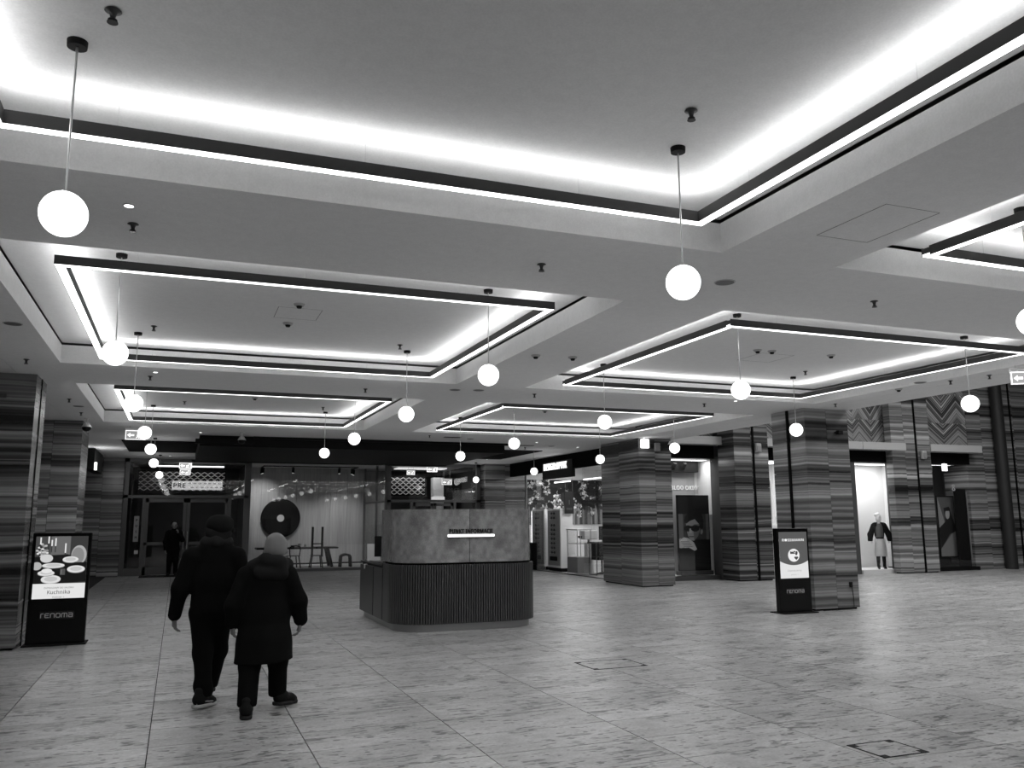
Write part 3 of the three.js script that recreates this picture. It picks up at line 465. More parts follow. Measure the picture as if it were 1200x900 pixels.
{ // woman in a knitted hat and long coat
  const S = { s: 0.9, neck: [0.05, 1.34, 0], head: [0.075, 1.475, -0.03], turn: -0.5, nod: 0.05, curl: 0.4, hl: [0, 0.2, 0.1], hr: [0, -0.2, -0.1],
    armL: [[-0.19, 1.24, 0], [-0.29, 0.98, 0.03], [-0.29, 0.8, -0.06]], armR: [[0.2, 1.24, 0], [0.3, 1.0, 0.03], [0.335, 0.8, -0.03]],
    legL: [[-0.09, 0.8, 0], [-0.13, 0.45, 0.08], [-0.15, 0.12, 0.2]], legR: [[0.09, 0.8, 0], [0.14, 0.45, -0.08], [0.16, 0.14, -0.16]], cuff: 0.1,
    coat: [[0, 0.62, 0, 0.245, 0, 0.9, 0, 0.22, 0.78], [0, 0.4, 0.01, 0.275, 0, 0.62, 0, 0.25, 0.9], [0, 0.9, 0, 0.215, 0, 1.17, 0, 0.195, 0.75], [-0.15, 1.25, 0, 0.09, 0.15, 1.25, 0, 0.09], [-0.19, 1.245, 0, 0.088, -0.29, 0.98, 0.03, 0.08], [-0.29, 0.98, 0.03, 0.078, -0.292, 0.82, -0.055, 0.066], [0.2, 1.245, 0, 0.088, 0.3, 1.0, 0.03, 0.08], [0.3, 1.0, 0.03, 0.078, 0.335, 0.82, -0.03, 0.066]],
    coatCut: (x, y) => (Math.abs(x) < 0.29 || y < 0.6 ? 0.46 + 0.05 * x - y : -1),
    trousers: [[-0.09, 0.8, 0, 0.13, 0.09, 0.8, 0, 0.13], [-0.1, 0.76, 0, 0.115, -0.13, 0.45, 0.08, 0.095], [-0.13, 0.45, 0.08, 0.095, -0.15, 0.12, 0.2, 0.088], [0.1, 0.76, 0, 0.115, 0.14, 0.45, -0.08, 0.09], [0.14, 0.45, -0.08, 0.09, 0.155, 0.14, -0.16, 0.085]],
    shoes: [[[-0.16, 0.27], [-0.14, 0.03], 0.105, 0.0, false], [[0.16, -0.12], [0.33, -0.28], 0.1, 0.02, false]] };
  const t = person('woman in pale knitted hat and long black hooded coat walking away', [0.82, 0, -8.58], 0, S);
  mesh('knitted_hat', sdf([[0.075, 1.535, 0.01, 0.103, 0.078, 1.53, -0.04, 0.1], [0.07, 1.48, 0.015, 0.104, 0.08, 1.47, -0.04, 0.102], [0.055, 1.57, 0.03, 0.07, 0.07, 1.575, -0.02, 0.07]], 0.03, 0.009, (x, y, z) => 1.44 + 0.4 * (z < 0 ? -z : 0) * 0.5 - y), new THREE.MeshStandardMaterial({ color: new THREE.Color().setRGB(0.2, 0.2, 0.2), roughness: 1, bumpMap: stoneB, bumpScale: 0.003 }), t);
  const cuff = []; for (let i = 0; i < 14; i++) { const a = i / 14 * 2 * Math.PI, b = (i + 1) / 14 * 2 * Math.PI, P = (q) => [0.076 + 0.094 * Math.cos(q), 1.47 - 0.02 * Math.sin(q) * -1, -0.015 + 0.1 * Math.sin(q)]; cuff.push([...P(a), 0.021, ...P(b), 0.021]); }
  mesh('hat_cuff', sdf(cuff, 0.012, 0.007), new THREE.MeshStandardMaterial({ color: new THREE.Color().setRGB(0.24, 0.24, 0.24), roughness: 1, bumpMap: stoneB, bumpScale: 0.003 }), t);
  mesh('hood', sdf([[-0.13, 1.33, 0.02, 0.06, -0.03, 1.39, 0.11, 0.062], [-0.03, 1.39, 0.11, 0.062, 0.1, 1.36, 0.12, 0.065], [0.1, 1.36, 0.12, 0.065, 0.18, 1.34, 0.0, 0.06], [-0.06, 1.28, 0.12, 0.07, 0.12, 1.27, 0.12, 0.07], [-0.13, 1.33, 0.02, 0.055, -0.07, 1.31, -0.09, 0.05], [0.18, 1.34, 0, 0.055, 0.14, 1.31, -0.09, 0.05]], 0.04, 0.01), cloth(0.018), t);
  mesh('fur_trim', sdf([[-0.125, 1.385, 0.02, 0.022, -0.03, 1.435, 0.09, 0.022], [-0.03, 1.435, 0.09, 0.022, 0.11, 1.41, 0.1, 0.024], [0.11, 1.41, 0.1, 0.024, 0.175, 1.39, -0.02, 0.03], [0.175, 1.39, -0.02, 0.03, 0.185, 1.34, -0.05, 0.028]], 0.015, 0.008), new THREE.MeshStandardMaterial({ color: new THREE.Color().setRGB(0.06, 0.06, 0.06), roughness: 1, bumpMap: stoneB, bumpScale: 0.004 }), t);
  mesh('belt', sdf([[-0.16, 0.93, 0, 0.066, 0.16, 0.93, 0, 0.066, 1.6]], 0.02, 0.012, (x, y, z) => Math.max(Math.abs(y - 0.93) - 0.018, 0.1 - Math.hypot(x * 0.4, z))), cloth(0.016), t);
}
{ // person standing at the doors
  const S = { s: 1, neck: [0, 1.5, 0], head: [0, 1.63, 0.01], turn: Math.PI, nod: 0, curl: 0.45, hl: [0, 0, 0], hr: [2.6, 0, 0], coatC: 0.006,
    armL: [[-0.19, 1.4, 0], [-0.26, 1.12, 0], [-0.24, 0.86, 0.06]], armR: [[0.19, 1.4, 0], [0.27, 1.17, 0.06], [0.12, 1.38, 0.2]], legL: [[-0.09, 0.88, 0], [-0.1, 0.48, 0.02], [-0.11, 0.1, 0]], legR: [[0.09, 0.88, 0], [0.1, 0.48, 0.04], [0.1, 0.1, 0]], cuff: 0.08,
    coat: [[0, 0.85, 0, 0.18, 0, 1.3, 0, 0.19, 0.72], [-0.15, 1.4, 0, 0.08, 0.15, 1.4, 0, 0.08], [-0.19, 1.4, 0, 0.08, -0.26, 1.12, 0, 0.066], [-0.26, 1.12, 0, 0.064, -0.24, 0.88, 0.06, 0.052], [0.19, 1.4, 0, 0.08, 0.27, 1.17, 0.06, 0.066], [0.27, 1.17, 0.06, 0.064, 0.13, 1.36, 0.19, 0.05], [0, 1.48, 0, 0.075, 0, 1.5, 0, 0.07]], coatCut: (x, y) => (Math.abs(x) < 0.2 ? 0.8 - y : -1),
    trousers: [[-0.07, 0.88, 0, 0.125, 0.07, 0.88, 0, 0.125], [-0.09, 0.84, 0, 0.11, -0.1, 0.48, 0.02, 0.08], [-0.1, 0.48, 0.02, 0.08, -0.11, 0.08, 0, 0.065], [0.09, 0.84, 0, 0.11, 0.1, 0.48, 0.04, 0.08], [0.1, 0.48, 0.04, 0.08, 0.1, 0.08, 0, 0.065]],
    shoes: [[[-0.11, -0.06], [-0.13, 0.18], 0.095, 0, false], [[0.1, -0.06], [0.13, 0.18], 0.095, 0, false]] };
  const t = person('person in black clothes standing by the double doors, hand raised to face', [-0.1, 0.015, -30.6], 0, S);
  mesh('hair', sdf([[0, 1.7, -0.02, 0.1, 0, 1.69, 0.0, 0.096], [0, 1.64, -0.05, 0.085, 0, 1.6, -0.05, 0.07]], 0.03, 0.01, (x, y, z) => z - 0.075), cloth(0.012), t);
}

// ------------------------------------------------------------ entrance doors and lobby
function latticePanel(parent, x0, x1, y0, y1, z) {   // scalloped metal screen: rows of wavy strips
  const g = []; const rows = Math.round((y1 - y0) / 0.1);
  for (let r = 0; r < rows; r++) { const pts = []; const n = Math.round((x1 - x0) / 0.06); for (let i = 0; i <= n; i++) pts.push([x0 + (x1 - x0) * i / n, y0 + (r + 0.5) * (y1 - y0) / rows + 0.035 * Math.sin(i * Math.PI / 2 + (r % 2) * Math.PI), z]); g.push(tube(pts, 0.016, 5, n * 2)); }
  return mesh('lattice', merge(g), std(0.6, 0.5), parent);
}
function doorway(name, label, x0, x1, uprights, leaves, z, trans) {
  const d = structGroup(name, label), F = M.frameMetal;
  mesh('frame', merge([bx(x0, x0 + 0.15, 0, SOF, z - 0.08, z + 0.08), bx(x1 - 0.15, x1, 0, SOF, z - 0.08, z + 0.08), bx(x0, x1, SOF - 0.12, SOF, z - 0.08, z + 0.08), bx(x0, x1, trans, trans + 0.1, z - 0.08, z + 0.08), ...uprights.map((x) => bx(x - 0.05, x + 0.05, 0, trans, z - 0.07, z + 0.07))]), F, d);
  mesh('transom_pane', bx(x0 + 0.15, x1 - 0.15, trans + 0.1, SOF - 0.12, z - 0.004, z + 0.004), M.glass, d);
  for (const [a, b, side] of leaves) {
    const l = mesh('door_leaf', merge([bx(a, a + 0.1, 0.02, trans - 0.02, z - 0.03, z + 0.03), bx(b - 0.1, b, 0.02, trans - 0.02, z - 0.03, z + 0.03), bx(a, b, trans - 0.14, trans - 0.02, z - 0.03, z + 0.03), bx(a, b, 0.02, 0.28, z - 0.03, z + 0.03), bx(a, b, 1.0, 1.1, z - 0.03, z + 0.03)]), F, d);
    mesh('pane', bx(a + 0.1, b - 0.1, 1.1, trans - 0.14, z - 0.004, z + 0.004), M.glass, l); mesh('pane', bx(a + 0.1, b - 0.1, 0.28, 1.0, z - 0.004, z + 0.004), M.glass, l);
    const hx = side > 0 ? b - 0.05 : a + 0.05; mesh('handle', merge([bar([hx, 0.85, z + 0.08], [hx, 1.45, z + 0.08], 0.014), bar([hx, 0.92, z + 0.02], [hx, 0.92, z + 0.08], 0.01), bar([hx, 1.38, z + 0.02], [hx, 1.38, z + 0.08], 0.01)]), M.steel, l);
  }
  return d;
}
function signTex(txt, w, h, bg, fg, size) { return canvasTex(w, h, (g) => { g.fillStyle = bg; g.fillRect(0, 0, w, h); g.fillStyle = fg; g.font = 'bold ' + size + 'px sans-serif'; g.textAlign = 'center'; g.textBaseline = 'middle'; g.fillText(txt, w / 2, h / 2); }); }
const exitTex = canvasTex(256, 128, (g, w, h) => {
  g.fillStyle = '#f4f4f4'; g.fillRect(0, 0, w, h); g.fillStyle = '#7c7c7c'; g.fillRect(10, 10, w - 20, h - 20); g.fillStyle = '#fff';
  g.beginPath(); g.moveTo(24, 66); g.lineTo(62, 34); g.lineTo(62, 54); g.lineTo(112, 54); g.lineTo(112, 78); g.lineTo(62, 78); g.lineTo(62, 98); g.fill();
  g.fillRect(190, 24, 44, 84); g.fillStyle = '#7c7c7c'; g.fillRect(198, 32, 30, 76); g.strokeStyle = '#fff'; g.lineWidth = 10; g.lineCap = 'round'; g.beginPath(); g.moveTo(168, 52); g.lineTo(158, 78); g.lineTo(172, 104); g.moveTo(158, 78); g.lineTo(140, 102); g.moveTo(166, 56); g.lineTo(188, 66); g.moveTo(166, 56); g.lineTo(146, 68); g.stroke(); g.beginPath(); g.arc(172, 36, 9, 0, 7); g.fill();
});
function exitSign(label, x, y, z, w, turn, I = 1.6, stem = 0) {
  const t = thing('exit_sign', label, 'exit sign', [x, y, z], turn);
  const h = w * 0.5, g = new THREE.BoxGeometry(w, h, 0.03); g.translate(0, -h / 2, 0);
  mesh('lit_panel', g, glow(I, exitTex), t); mesh('top_housing', rbx(-w / 2 - 0.01, w / 2 + 0.01, 0, 0.05, -0.035, 0.035, 0.008), M.white, t);
  if (stem) mesh('mounting', merge([bar([-w * 0.3, 0.05, 0], [-w * 0.3, stem, 0], 0.006), bar([w * 0.3, 0.05, 0], [w * 0.3, stem, 0], 0.006)]), M.steel, t);
  const n = [Math.sin(turn), 0, Math.cos(turn)]; rectLight(w, h, I * 0.6, x + n[0] * 0.02, y - h / 2, z + n[2] * 0.02, n);
}
{
  const d1 = doorway('door_1', 'glazed double entrance doors in a dark metal frame with a tall transom', -1.76, 2.28, [-1.1, 1.66], [[-1.05, 0.25, 1], [0.27, 1.61, -1]], BACK, 2.58);
  for (const [a, b] of [[-1.61, -1.15], [1.71, 2.13]]) mesh('side_pane', bx(a, b, 0.25, 2.58, BACK - 0.004, BACK + 0.004), M.glass, d1);
  mesh('kick_panel', merge([bx(-1.61, -1.15, 0, 0.25, BACK - 0.03, BACK + 0.03), bx(1.71, 2.13, 0, 0.25, BACK - 0.03, BACK + 0.03)]), M.frameMetal, d1);
  const stick = new THREE.BoxGeometry(0.16, 0.85, 0.004); stick.translate(-1.3, 1.55, BACK + 0.008); mesh('sticker', stick, new THREE.MeshStandardMaterial({ roughness: 0.6, map: canvasTex(64, 340, (g) => { g.fillStyle = '#a8a8a8'; g.fillRect(0, 0, 64, 340); g.fillStyle = '#333'; g.font = 'bold 44px sans-serif'; g.textAlign = 'center'; ['P', 'U', 'S', 'H'].forEach((c, i) => g.fillText(c, 32, 70 + i * 76)); }) }), d1);
  mesh('notice', bx(-1.32, -1.2, 0.72, 0.84, BACK + 0.006, BACK + 0.01), M.white, d1);
  struct('wall_lobby', merge([bx(-1.9, 2.4, 0, SOF, -36.6, -36.8), bx(-1.9, -1.76, 0, SOF, -31.6, -36.7), bx(2.25, 2.3, 0, SOF, -31.6, -36.7)]), M.darkWall, 'dark lobby walls behind the entrance doors');
  const lo = thing('lattice_screen', 'pale scalloped metal lattice seen through the glass above the double doors', 'screen', [0, 0, 0]);
  latticePanel(lo, -1.4, 1.55, 2.9, 3.6, -33.6); mesh('backing', bx(-1.45, 1.6, 2.85, 3.65, -33.68, -33.7), M.black, lo);
  const ls = thing('shop_sign', 'white sign strip with dark letters on the lattice above the double doors', 'sign', [0.6, 3.1, -33.56]); const lg = new THREE.BoxGeometry(1.75, 0.32, 0.04); mesh('panel', lg, glow(0.55, canvasTex(512, 96, (g) => { g.fillStyle = '#eee'; g.fillRect(0, 0, 512, 96); g.fillStyle = '#111'; g.font = 'bold 74px sans-serif'; g.fillText('PRE', 8, 74); g.fillStyle = '#999'; for (let i = 0; i < 7; i++) for (let j = 0; j < 2; j++) { g.beginPath(); g.ellipse(180 + i * 50 + j * 24, 26 + j * 44, 18, 8, 0, 0, 7); g.fill(); } })), ls); rectLight(1.7, 0.3, 0.6, 0.6, 3.1, -33.53, [0, 0, 1]);
  const tb = thing('tube_light', 'long thin white light tube above the lattice behind the double doors', 'lamp', [0.35, 3.78, -33.3]); const tg = new THREE.CylinderGeometry(0.02, 0.02, 2.3, 10); tg.rotateZ(Math.PI / 2); mesh('tube', tg, glow(3), tb); mesh('holder', bx(-1.15, 1.15, 0.02, 0.05, -0.03, 0.03), M.white, tb); rectLight(2.2, 0.035, 8, 0.35, 3.755, -33.3, [0, -1, 0]);
  exitSign('glowing exit sign hanging behind the glass of the double doors', 0.15, 3.86, -32.4, 0.42, 0, 2.2, 0.06);
  exitSign('lower glowing exit sign behind the glass of the double doors', 0.15, 3.62, -32.6, 0.36, 0, 2.0, 0.1);
  const d2 = doorway('door_2', 'dark glazed lobby doors behind the information desk', 7.24, 10.94, [8.2, 9.9], [[8.25, 9.05, 1], [9.07, 9.85, -1]], BACK, 2.45);
  struct('wall_lobby', merge([bx(7.2, 11, 0, SOF, -36.6, -36.8), bx(10.94, 11, 0, SOF, -32.4, -36.7)]), M.darkWall, 'dark lobby walls behind the second doors');
  const l2 = thing('lattice_screen', 'pale scalloped metal lattice seen above the information desk', 'screen', [0, 0, 0]); latticePanel(l2, 7.6, 9.3, 2.8, 3.5, -33.6); mesh('backing', bx(7.55, 9.35, 2.75, 3.55, -33.68, -33.7), M.black, l2);
  const wp = thing('white_column', 'plain white box column inside the lobby behind the information desk', 'column', [9.85, 0, -33.7]); mesh('shaft', rbx(-0.22, 0.22, 0, 3.5, -0.2, 0.2, 0.01), M.white, wp); mesh('sign_block', bx(-0.3, 0.24, 2.55, 2.72, 0.2, 0.28), glow(0.6), wp);
  exitSign('glowing exit sign behind the lobby glass, left one above the information desk', 8.5, 3.72, -32.8, 0.32, 0, 2, 0.15);
  exitSign('glowing exit sign close to the lobby ceiling above the information desk', 9.2, 3.86, -32.2, 0.42, 0, 2.2, 0.06);
  exitSign('glowing exit sign in front of the white column above the information desk', 10.05, 3.4, -33.0, 0.42, 0, 1.5, 0.5);
  const bs = thing('dim_shop_sign', 'dark panel with dim letters beside the lobby lattice', 'sign', [10.55, 3.0, -33.8]); const bg = new THREE.BoxGeometry(0.75, 1.0, 0.05); mesh('panel', bg, new THREE.MeshStandardMaterial({ roughness: 0.5, map: signTex('BOST', 256, 340, '#0a0a0a', '#555', 78) }), bs);
  rectLight(2, 0.8, 2.2, 9, 3.8, -33.2, [0, -1, 0]); 
  tag(mesh('lobby_ceiling_panel', rbx(8, 10, 3.81, 3.85, -32.8, -33.6, 0.006), glow(0.8)), 'flat glowing ceiling panel inside the lobby behind the information desk', 'ceiling light');
}

// ------------------------------------------------------------ furniture shop window between the doors
{
  const w = structGroup('window_1', 'tall glass shop front of the furniture display');
  for (const [a, b] of [[2.34, 4.7], [4.74, 7.18]]) mesh('pane', bx(a, b, 0.1, SOF, BACK - 0.005, BACK + 0.005), M.glass, w);
  mesh('frame', merge([bx(2.28, 7.24, 0, 0.1, BACK - 0.04, BACK + 0.04), bx(2.28, 2.34, 0, SOF, BACK - 0.04, BACK + 0.04), bx(7.18, 7.24, 0, SOF, BACK - 0.05, BACK + 0.05)]), M.frameMetal, w);
  mesh('return_pane', bx(7.2, 7.21, 0.1, SOF, -31.6, -35.4), M.glass, w); mesh('return_post', merge([bx(7.17, 7.24, 0, SOF, -33.0, -33.1), bx(7.17, 7.24, 0, SOF, -35.3, -35.4), bx(7.17, 7.24, 2.45, 2.52, -31.6, -35.4)]), M.frameMetal, w);
  const wb = structGroup('wall_furniture_shop', 'pale wood panel back wall of the furniture display');
  mesh('backing', merge([bx(2.3, 7.2, 0, SOF, -35.46, -35.6), bx(2.3, 2.33, 0, SOF, -31.6, -35.5)]), M.black, wb);
  for (let i = 0; i < 7; i++) { const a = 2.38 + i * 0.685; mesh('panel', metricUV(bx(a, a + 0.679, 0.12, SOF, -35.42, -35.46), 1.2, 3, i * 0.29, i * 0.13), M.panelWood, wb); }
  for (let i = 0; i < 4; i++) { const z = -31.66 - i * 0.94; mesh('panel', metricUV(bx(2.335, 2.37, 0.12, SOF, z, z - 0.934), 1.2, 3, i * 0.37, i * 0.2), M.panelWood, wb); }
  struct('trim_2', metricUV(bx(2.3, 7.2, 0, 0.06, -31.55, -35.5), 3, 3), std(0.55, 0.5), 'raised pale floor of the furniture display');
  const disc = thing('wall_disc', 'large glossy black disc with a pale round centre on the wood wall', 'wall decoration', [3.82, 1.9, -35.3]);
  const prof = []; for (let i = 0; i <= 30; i++) { const r = 0.14 + i * 0.0205; prof.push(new THREE.Vector2(r, 0.02 + 0.003 * (i % 2))); } prof.push(new THREE.Vector2(0.77, 0.01), new THREE.Vector2(0.77, -0.015), new THREE.Vector2(0.14, -0.02)); const dg = new THREE.LatheGeometry(prof, 64); dg.rotateX(Math.PI / 2); mesh('rim', dg, matt(0.003, 0.1, 0.4), disc); const cg = new THREE.CylinderGeometry(0.15, 0.15, 0.03, 40); cg.rotateX(Math.PI / 2); mesh('centre', cg, std(0.55, 0.5), disc); mesh('bracket', bar([0, 0, -0.16], [0, 0, 0], 0.03), M.black, disc);
  const DK = matt(0.008, 0.5, 0.4);
  const tb = thing('dining_table', 'long dark dining table with slanting legs below the wall disc', 'table', [4.25, 0.06, -33.4]);
  mesh('tabletop', rbx(-1.5, 1.5, 0.68, 0.74, -0.45, 0.45, 0.02), DK, tb); for (const [a, b] of [[-1, -1], [1, -1], [-1, 1], [1, 1]]) mesh('leg', bar([a * 1.12, 0.7, b * 0.3], [a * 1.28, 0, b * 0.38], 0.055), DK, tb);
  for (const [x, z, r, h, c] of [[3.7, -33.4, 0.14, 0.05, 0.02], [4.1, -33.3, 0.1, 0.07, 0.02], [4.35, -33.45, 0.06, 0.12, 0.4], [4.55, -33.35, 0.05, 0.1, 0.4]]) tag(mesh('bowl', (() => { const g = new THREE.LatheGeometry([[0, 0], [r * 0.5, 0], [r, h], [r * 0.94, h], [r * 0.45, 0.012], [0, 0.012]].map((q) => new THREE.Vector2(...q)), 24); g.translate(x, 0.8, z); return g; })(), std(c, 0.4)), c < 0.1 ? 'dark shallow bowl on the display dining table' : 'small pale cup on the display dining table', c < 0.1 ? 'bowl' : 'cup', c < 0.1 ? 'bowls on display table' : 'cups on display table');
  const chair = (label, x, z, turn, back) => {
    const t = thing('dining_chair', label, 'chair', [x, 0.06, z], turn); mesh('seat', rbx(-0.2, 0.2, 0.43, 0.46, -0.2, 0.2, 0.012), DK, t);
    for (const [a, b] of [[-1, -1], [1, -1], [-1, 1], [1, 1]]) mesh('leg', bar([a * 0.16, 0.43, b * 0.16], [a * 0.22, 0, b * 0.21], 0.024), DK, t);
    if (back) { for (const s of [-1, 1]) mesh('back_post', rbx(s * 0.18 - 0.04, s * 0.18 + 0.04, 0.4, 1.5, 0.17, 0.21, 0.008), DK, t); mesh('back_rail', rbx(-0.18, 0.18, 0.86, 0.9, 0.18, 0.2, 0.006), DK, t); } else mesh('backrest', tube([[-0.18, 0.45, 0.17], [-0.2, 0.76, 0.2], [0, 0.82, 0.24], [0.2, 0.76, 0.2], [0.18, 0.45, 0.17]], 0.022), DK, t);
  };
  chair('dark chair with two tall back posts at the display dining table', 4.88, -32.7, 0, true); chair('low dark metal chair with curved back at the display dining table', 4.05, -32.75, 0.2, false);
  const st = thing('stool', 'dark stool with thick looped legs right of the dining table', 'stool', [5.98, 0.06, -32.75]); for (const z of [-0.13, 0.13]) mesh('leg_loop', tube([[-0.2, 0, z], [-0.17, 0.4, z], [0, 0.46, z], [0.17, 0.4, z], [0.2, 0, z]], 0.045, 10, 24), DK, st); mesh('seat', rbx(-0.17, 0.17, 0.43, 0.47, -0.16, 0.16, 0.02), DK, st);
  // track with spotlights
  const tr = thing('spot_track', 'black ceiling track with spotlights in the furniture display', 'track light', [0, SOF, -33.2]);
  mesh('rail', merge([bx(2.9, 6.5, -0.1, -0.06, -0.02, 0.02), bx(2.9, 2.94, -0.1, -0.06, -1.2, 0), bx(6.46, 6.5, -0.1, -0.06, -1.2, 0)]), M.black, tr);
  for (const [x, z] of [[2.92, -0.9], [2.92, -0.4], [4.0, 0], [5.75, 0], [6.3, -0.3], [6.48, -0.9]]) { const h = mesh('spot_head', (() => { const g = new THREE.CylinderGeometry(0.05, 0.05, 0.2, 16); g.rotateX(0.35); g.translate(x, -0.22, z); return g; })(), M.black, tr); mesh('lens', (() => { const g = new THREE.CylinderGeometry(0.035, 0.035, 0.01, 16); g.translate(0, -0.106, 0); g.rotateX(0.35); g.translate(x, -0.22, z); return g; })(), glow(2), h); mesh('stem', bar([x, -0.13, z], [x, -0.07, z], 0.01), M.black, h); }
  const sp = (x, y, z, tx, ty, tz, I, ang) => { const l = new THREE.SpotLight(0xffffff, I, 0, ang, 0.7, 2); l.position.set(x, y, z); l.target.position.set(tx, ty, tz); scene.add(l, l.target); l.castShadow = true; };
  sp(2.92, SOF - 0.36, -33.7, 3.0, 2.4, -35.4, 9, 0.6); sp(4, SOF - 0.36, -33.25, 4.4, 0.9, -35.2, 7, 0.65); sp(5.75, SOF - 0.36, -33.25, 5.8, 1.0, -35.3, 7, 0.65); sp(6.3, SOF - 0.36, -33.55, 6.4, 1.5, -35.4, 4, 0.6);
}

// ------------------------------------------------------------ optician shop along the right side
{
  const X = 12.0, Z0 = -22.1, Z1 = -30.8, H = 3.62;
  for (const g of [bx(12.65, 16.4, 0, 3.9, -30.85, -31), bx(16.3, 16.5, 0, 3.9, -23.1, -30.9), bx(12.45, 16.4, 0, 3.9, -22.95, -23.1)]) struct('wall_optician', g, M.white, 'white inner walls of the optician shop');
  struct('ceiling', bx(12.0, 16.4, 3.75, 3.9, -23.05, -30.9), M.white, 'white ceiling of the optician shop');
  const mural = new THREE.MeshStandardMaterial({ roughness: 0.7, map: canvasTex(1024, 512, (g, w, h) => {
    g.fillStyle = '#262626'; g.fillRect(0, 0, w, h); let s = 77; const r = () => { s = (s * 1103515245 + 12345) & 0x7fffffff; return s / 0x7fffffff; };
    for (let i = 0; i < 90; i++) { const x = r() * w, l = 80 + r() * 180; const c = 60 + Math.floor(r() * 150); g.fillStyle = `rgba(${c},${c},${c},0.55)`; g.beginPath(); g.ellipse(x, h - l * 0.35, 6 + r() * 18, l * 0.6, 0, 0, 7); g.fill(); }
    for (let i = 0; i < 110; i++) { const x = r() * w, y = r() * h * 0.8, q = 10 + r() * 40; for (let k = 0; k < 6; k++) { const a = k * 1.05 + r(), c = 90 + Math.floor(r() * 160); g.fillStyle = `rgb(${c},${c},${c})`; g.beginPath(); g.ellipse(x + Math.cos(a) * q * 0.6, y + Math.sin(a) * q * 0.6, q * 0.5, q * 0.28, a, 0, 7); g.fill(); } g.fillStyle = '#222'; g.beginPath(); g.arc(x, y, q * 0.2, 0, 7); g.fill(); }
    for (let i = 0; i < 60; i++) { const x = r() * w, y = r() * h * 0.6; g.fillStyle = '#0d0d0d'; g.beginPath(); g.ellipse(x, y, 8 + r() * 26, 30 + r() * 40, r() * 3, 0, 7); g.fill(); }
  }) });
  const mg = new THREE.BoxGeometry(3.55, 1.75, 0.03); mg.translate(14.45, 2.45, -30.825); tag(mesh('flower_mural', mg, mural), 'dark flower mural on the end wall of the optician shop', 'mural');
  const mg2 = new THREE.BoxGeometry(0.03, 1.75, 6); mg2.translate(16.275, 2.45, -27.5); tag(mesh('flower_mural', mg2, mural), 'dark flower mural on the side wall of the optician shop', 'mural');
  const w = structGroup('window_2', 'open glass shop front of the optician'); mesh('fascia', bx(X - 0.06, X + 0.08, 3.42, SOF, Z0, Z1), M.gapBlack, w); mesh('threshold', bx(X - 0.05, X + 0.05, 0, 0.012, Z0, Z1), M.black, w);
  for (const [a, b] of [[-22.2, -24.6], [-27.6, -30.7]]) mesh('pane', bx(X + 0.02, X + 0.03, 0.02, 3.42, a, b), M.glass, w);
  const s = thing('optician_sign', 'black sign box with glowing white letters on the optician shop front', 'shop sign', [X - 0.1, 3.45, -26.15]);
  mesh('box', rbx(-0.06, 0.05, -0.3, 0.28, -1.25, 1.2, 0.01), M.black, s); const tg = new TextGeometry('DESIGN:OPTYK', { font, size: 0.2, depth: 0.03, curveSegments: 4 }); tg.computeBoundingBox(); tg.scale(1.9 / tg.boundingBox.max.x, 1.15, 1); tg.rotateY(-Math.PI / 2); tg.translate(-0.06, 0, -1.1); mesh('lettering', tg, glow(1.3), s); rectLight(1.8, 0.2, 2, X - 0.2, 3.55, -26.3, [-1, 0, 0]);
  // display cabinets
  const shade = std(0.04, 0.5);
  const cab = (label, z0, z1, led) => {
    const t = thing('eyewear_cabinet', label, 'display cabinet', [12.3, 0, (z0 + z1) / 2]); const d = (z0 - z1) / 2;
    mesh('plinth', bx(0.03, 0.45, 0, 0.12, -d + 0.03, d - 0.03), M.black, t); mesh('carcass', rbx(0, 0.48, 0.12, 2.14, -d, d, 0.008), M.white, t);
    mesh('front_panel', bx(-0.012, 0, 0.2, 2.08, -d + 0.05, d - 0.05), std(0.3, 0.5), t);
    const n = 9; for (let i = 0; i < n; i++) { const y = 0.62 + i * 0.155 + (i > 6 ? 0.1 : 0); const sh = mesh('shelf', bx(-0.06, -0.012, y - 0.03, y - 0.02, -d + 0.28, d - 0.28), M.offwhite, t); }
    for (let i = 0; i < n; i++) { const y = 0.62 + i * 0.155 + (i > 6 ? 0.1 : 0); mesh('eyewear', merge([-0.1, 0.12].map((q) => { const g = new THREE.TorusGeometry(0.04, 0.012, 6, 14); g.rotateY(Math.PI / 2); g.translate(-0.045, y + 0.015, q); return g; }).concat([bx(-0.05, -0.04, y + 0.015, y + 0.03, -0.14, 0.16)])), shade, t); }
    mesh('black_base', bx(-0.05, -0.012, 0.36, 0.5, -d + 0.28, d - 0.28), M.black, t);
    if (led) mesh('led_strip', bx(-0.02, 0.0, 0.2, 2.08, -d, -d + 0.04), glow(2), t);
  };
  cab('white eyewear cabinet with nine shelves of glasses next to the glass counter', -26.95, -28.05, false); cab('white eyewear cabinet with lit edge at the far end of the optician front', -28.35, -29.5, true);
  const bk = thing('black_stand', 'black rounded display stand in front of the lit-edge eyewear cabinet', 'stand', [12.05, 0, -28.9]); mesh('body', rbx(-0.12, 0.1, 0, 0.95, -0.3, 0.3, 0.05, 3), M.black, bk);
  const gc = thing('glass_counter', 'glass display counter with grey lower case at the optician entrance', 'display counter', [12.35, 0, -25.6]);
  mesh('lower_case', rbx(-0.25, 0.25, 0.05, 0.55, -0.4, 0.4, 0.01), M.grey, gc); mesh('top', rbx(-0.27, 0.27, 1.42, 1.46, -0.42, 0.42, 0.006), M.offwhite, gc);
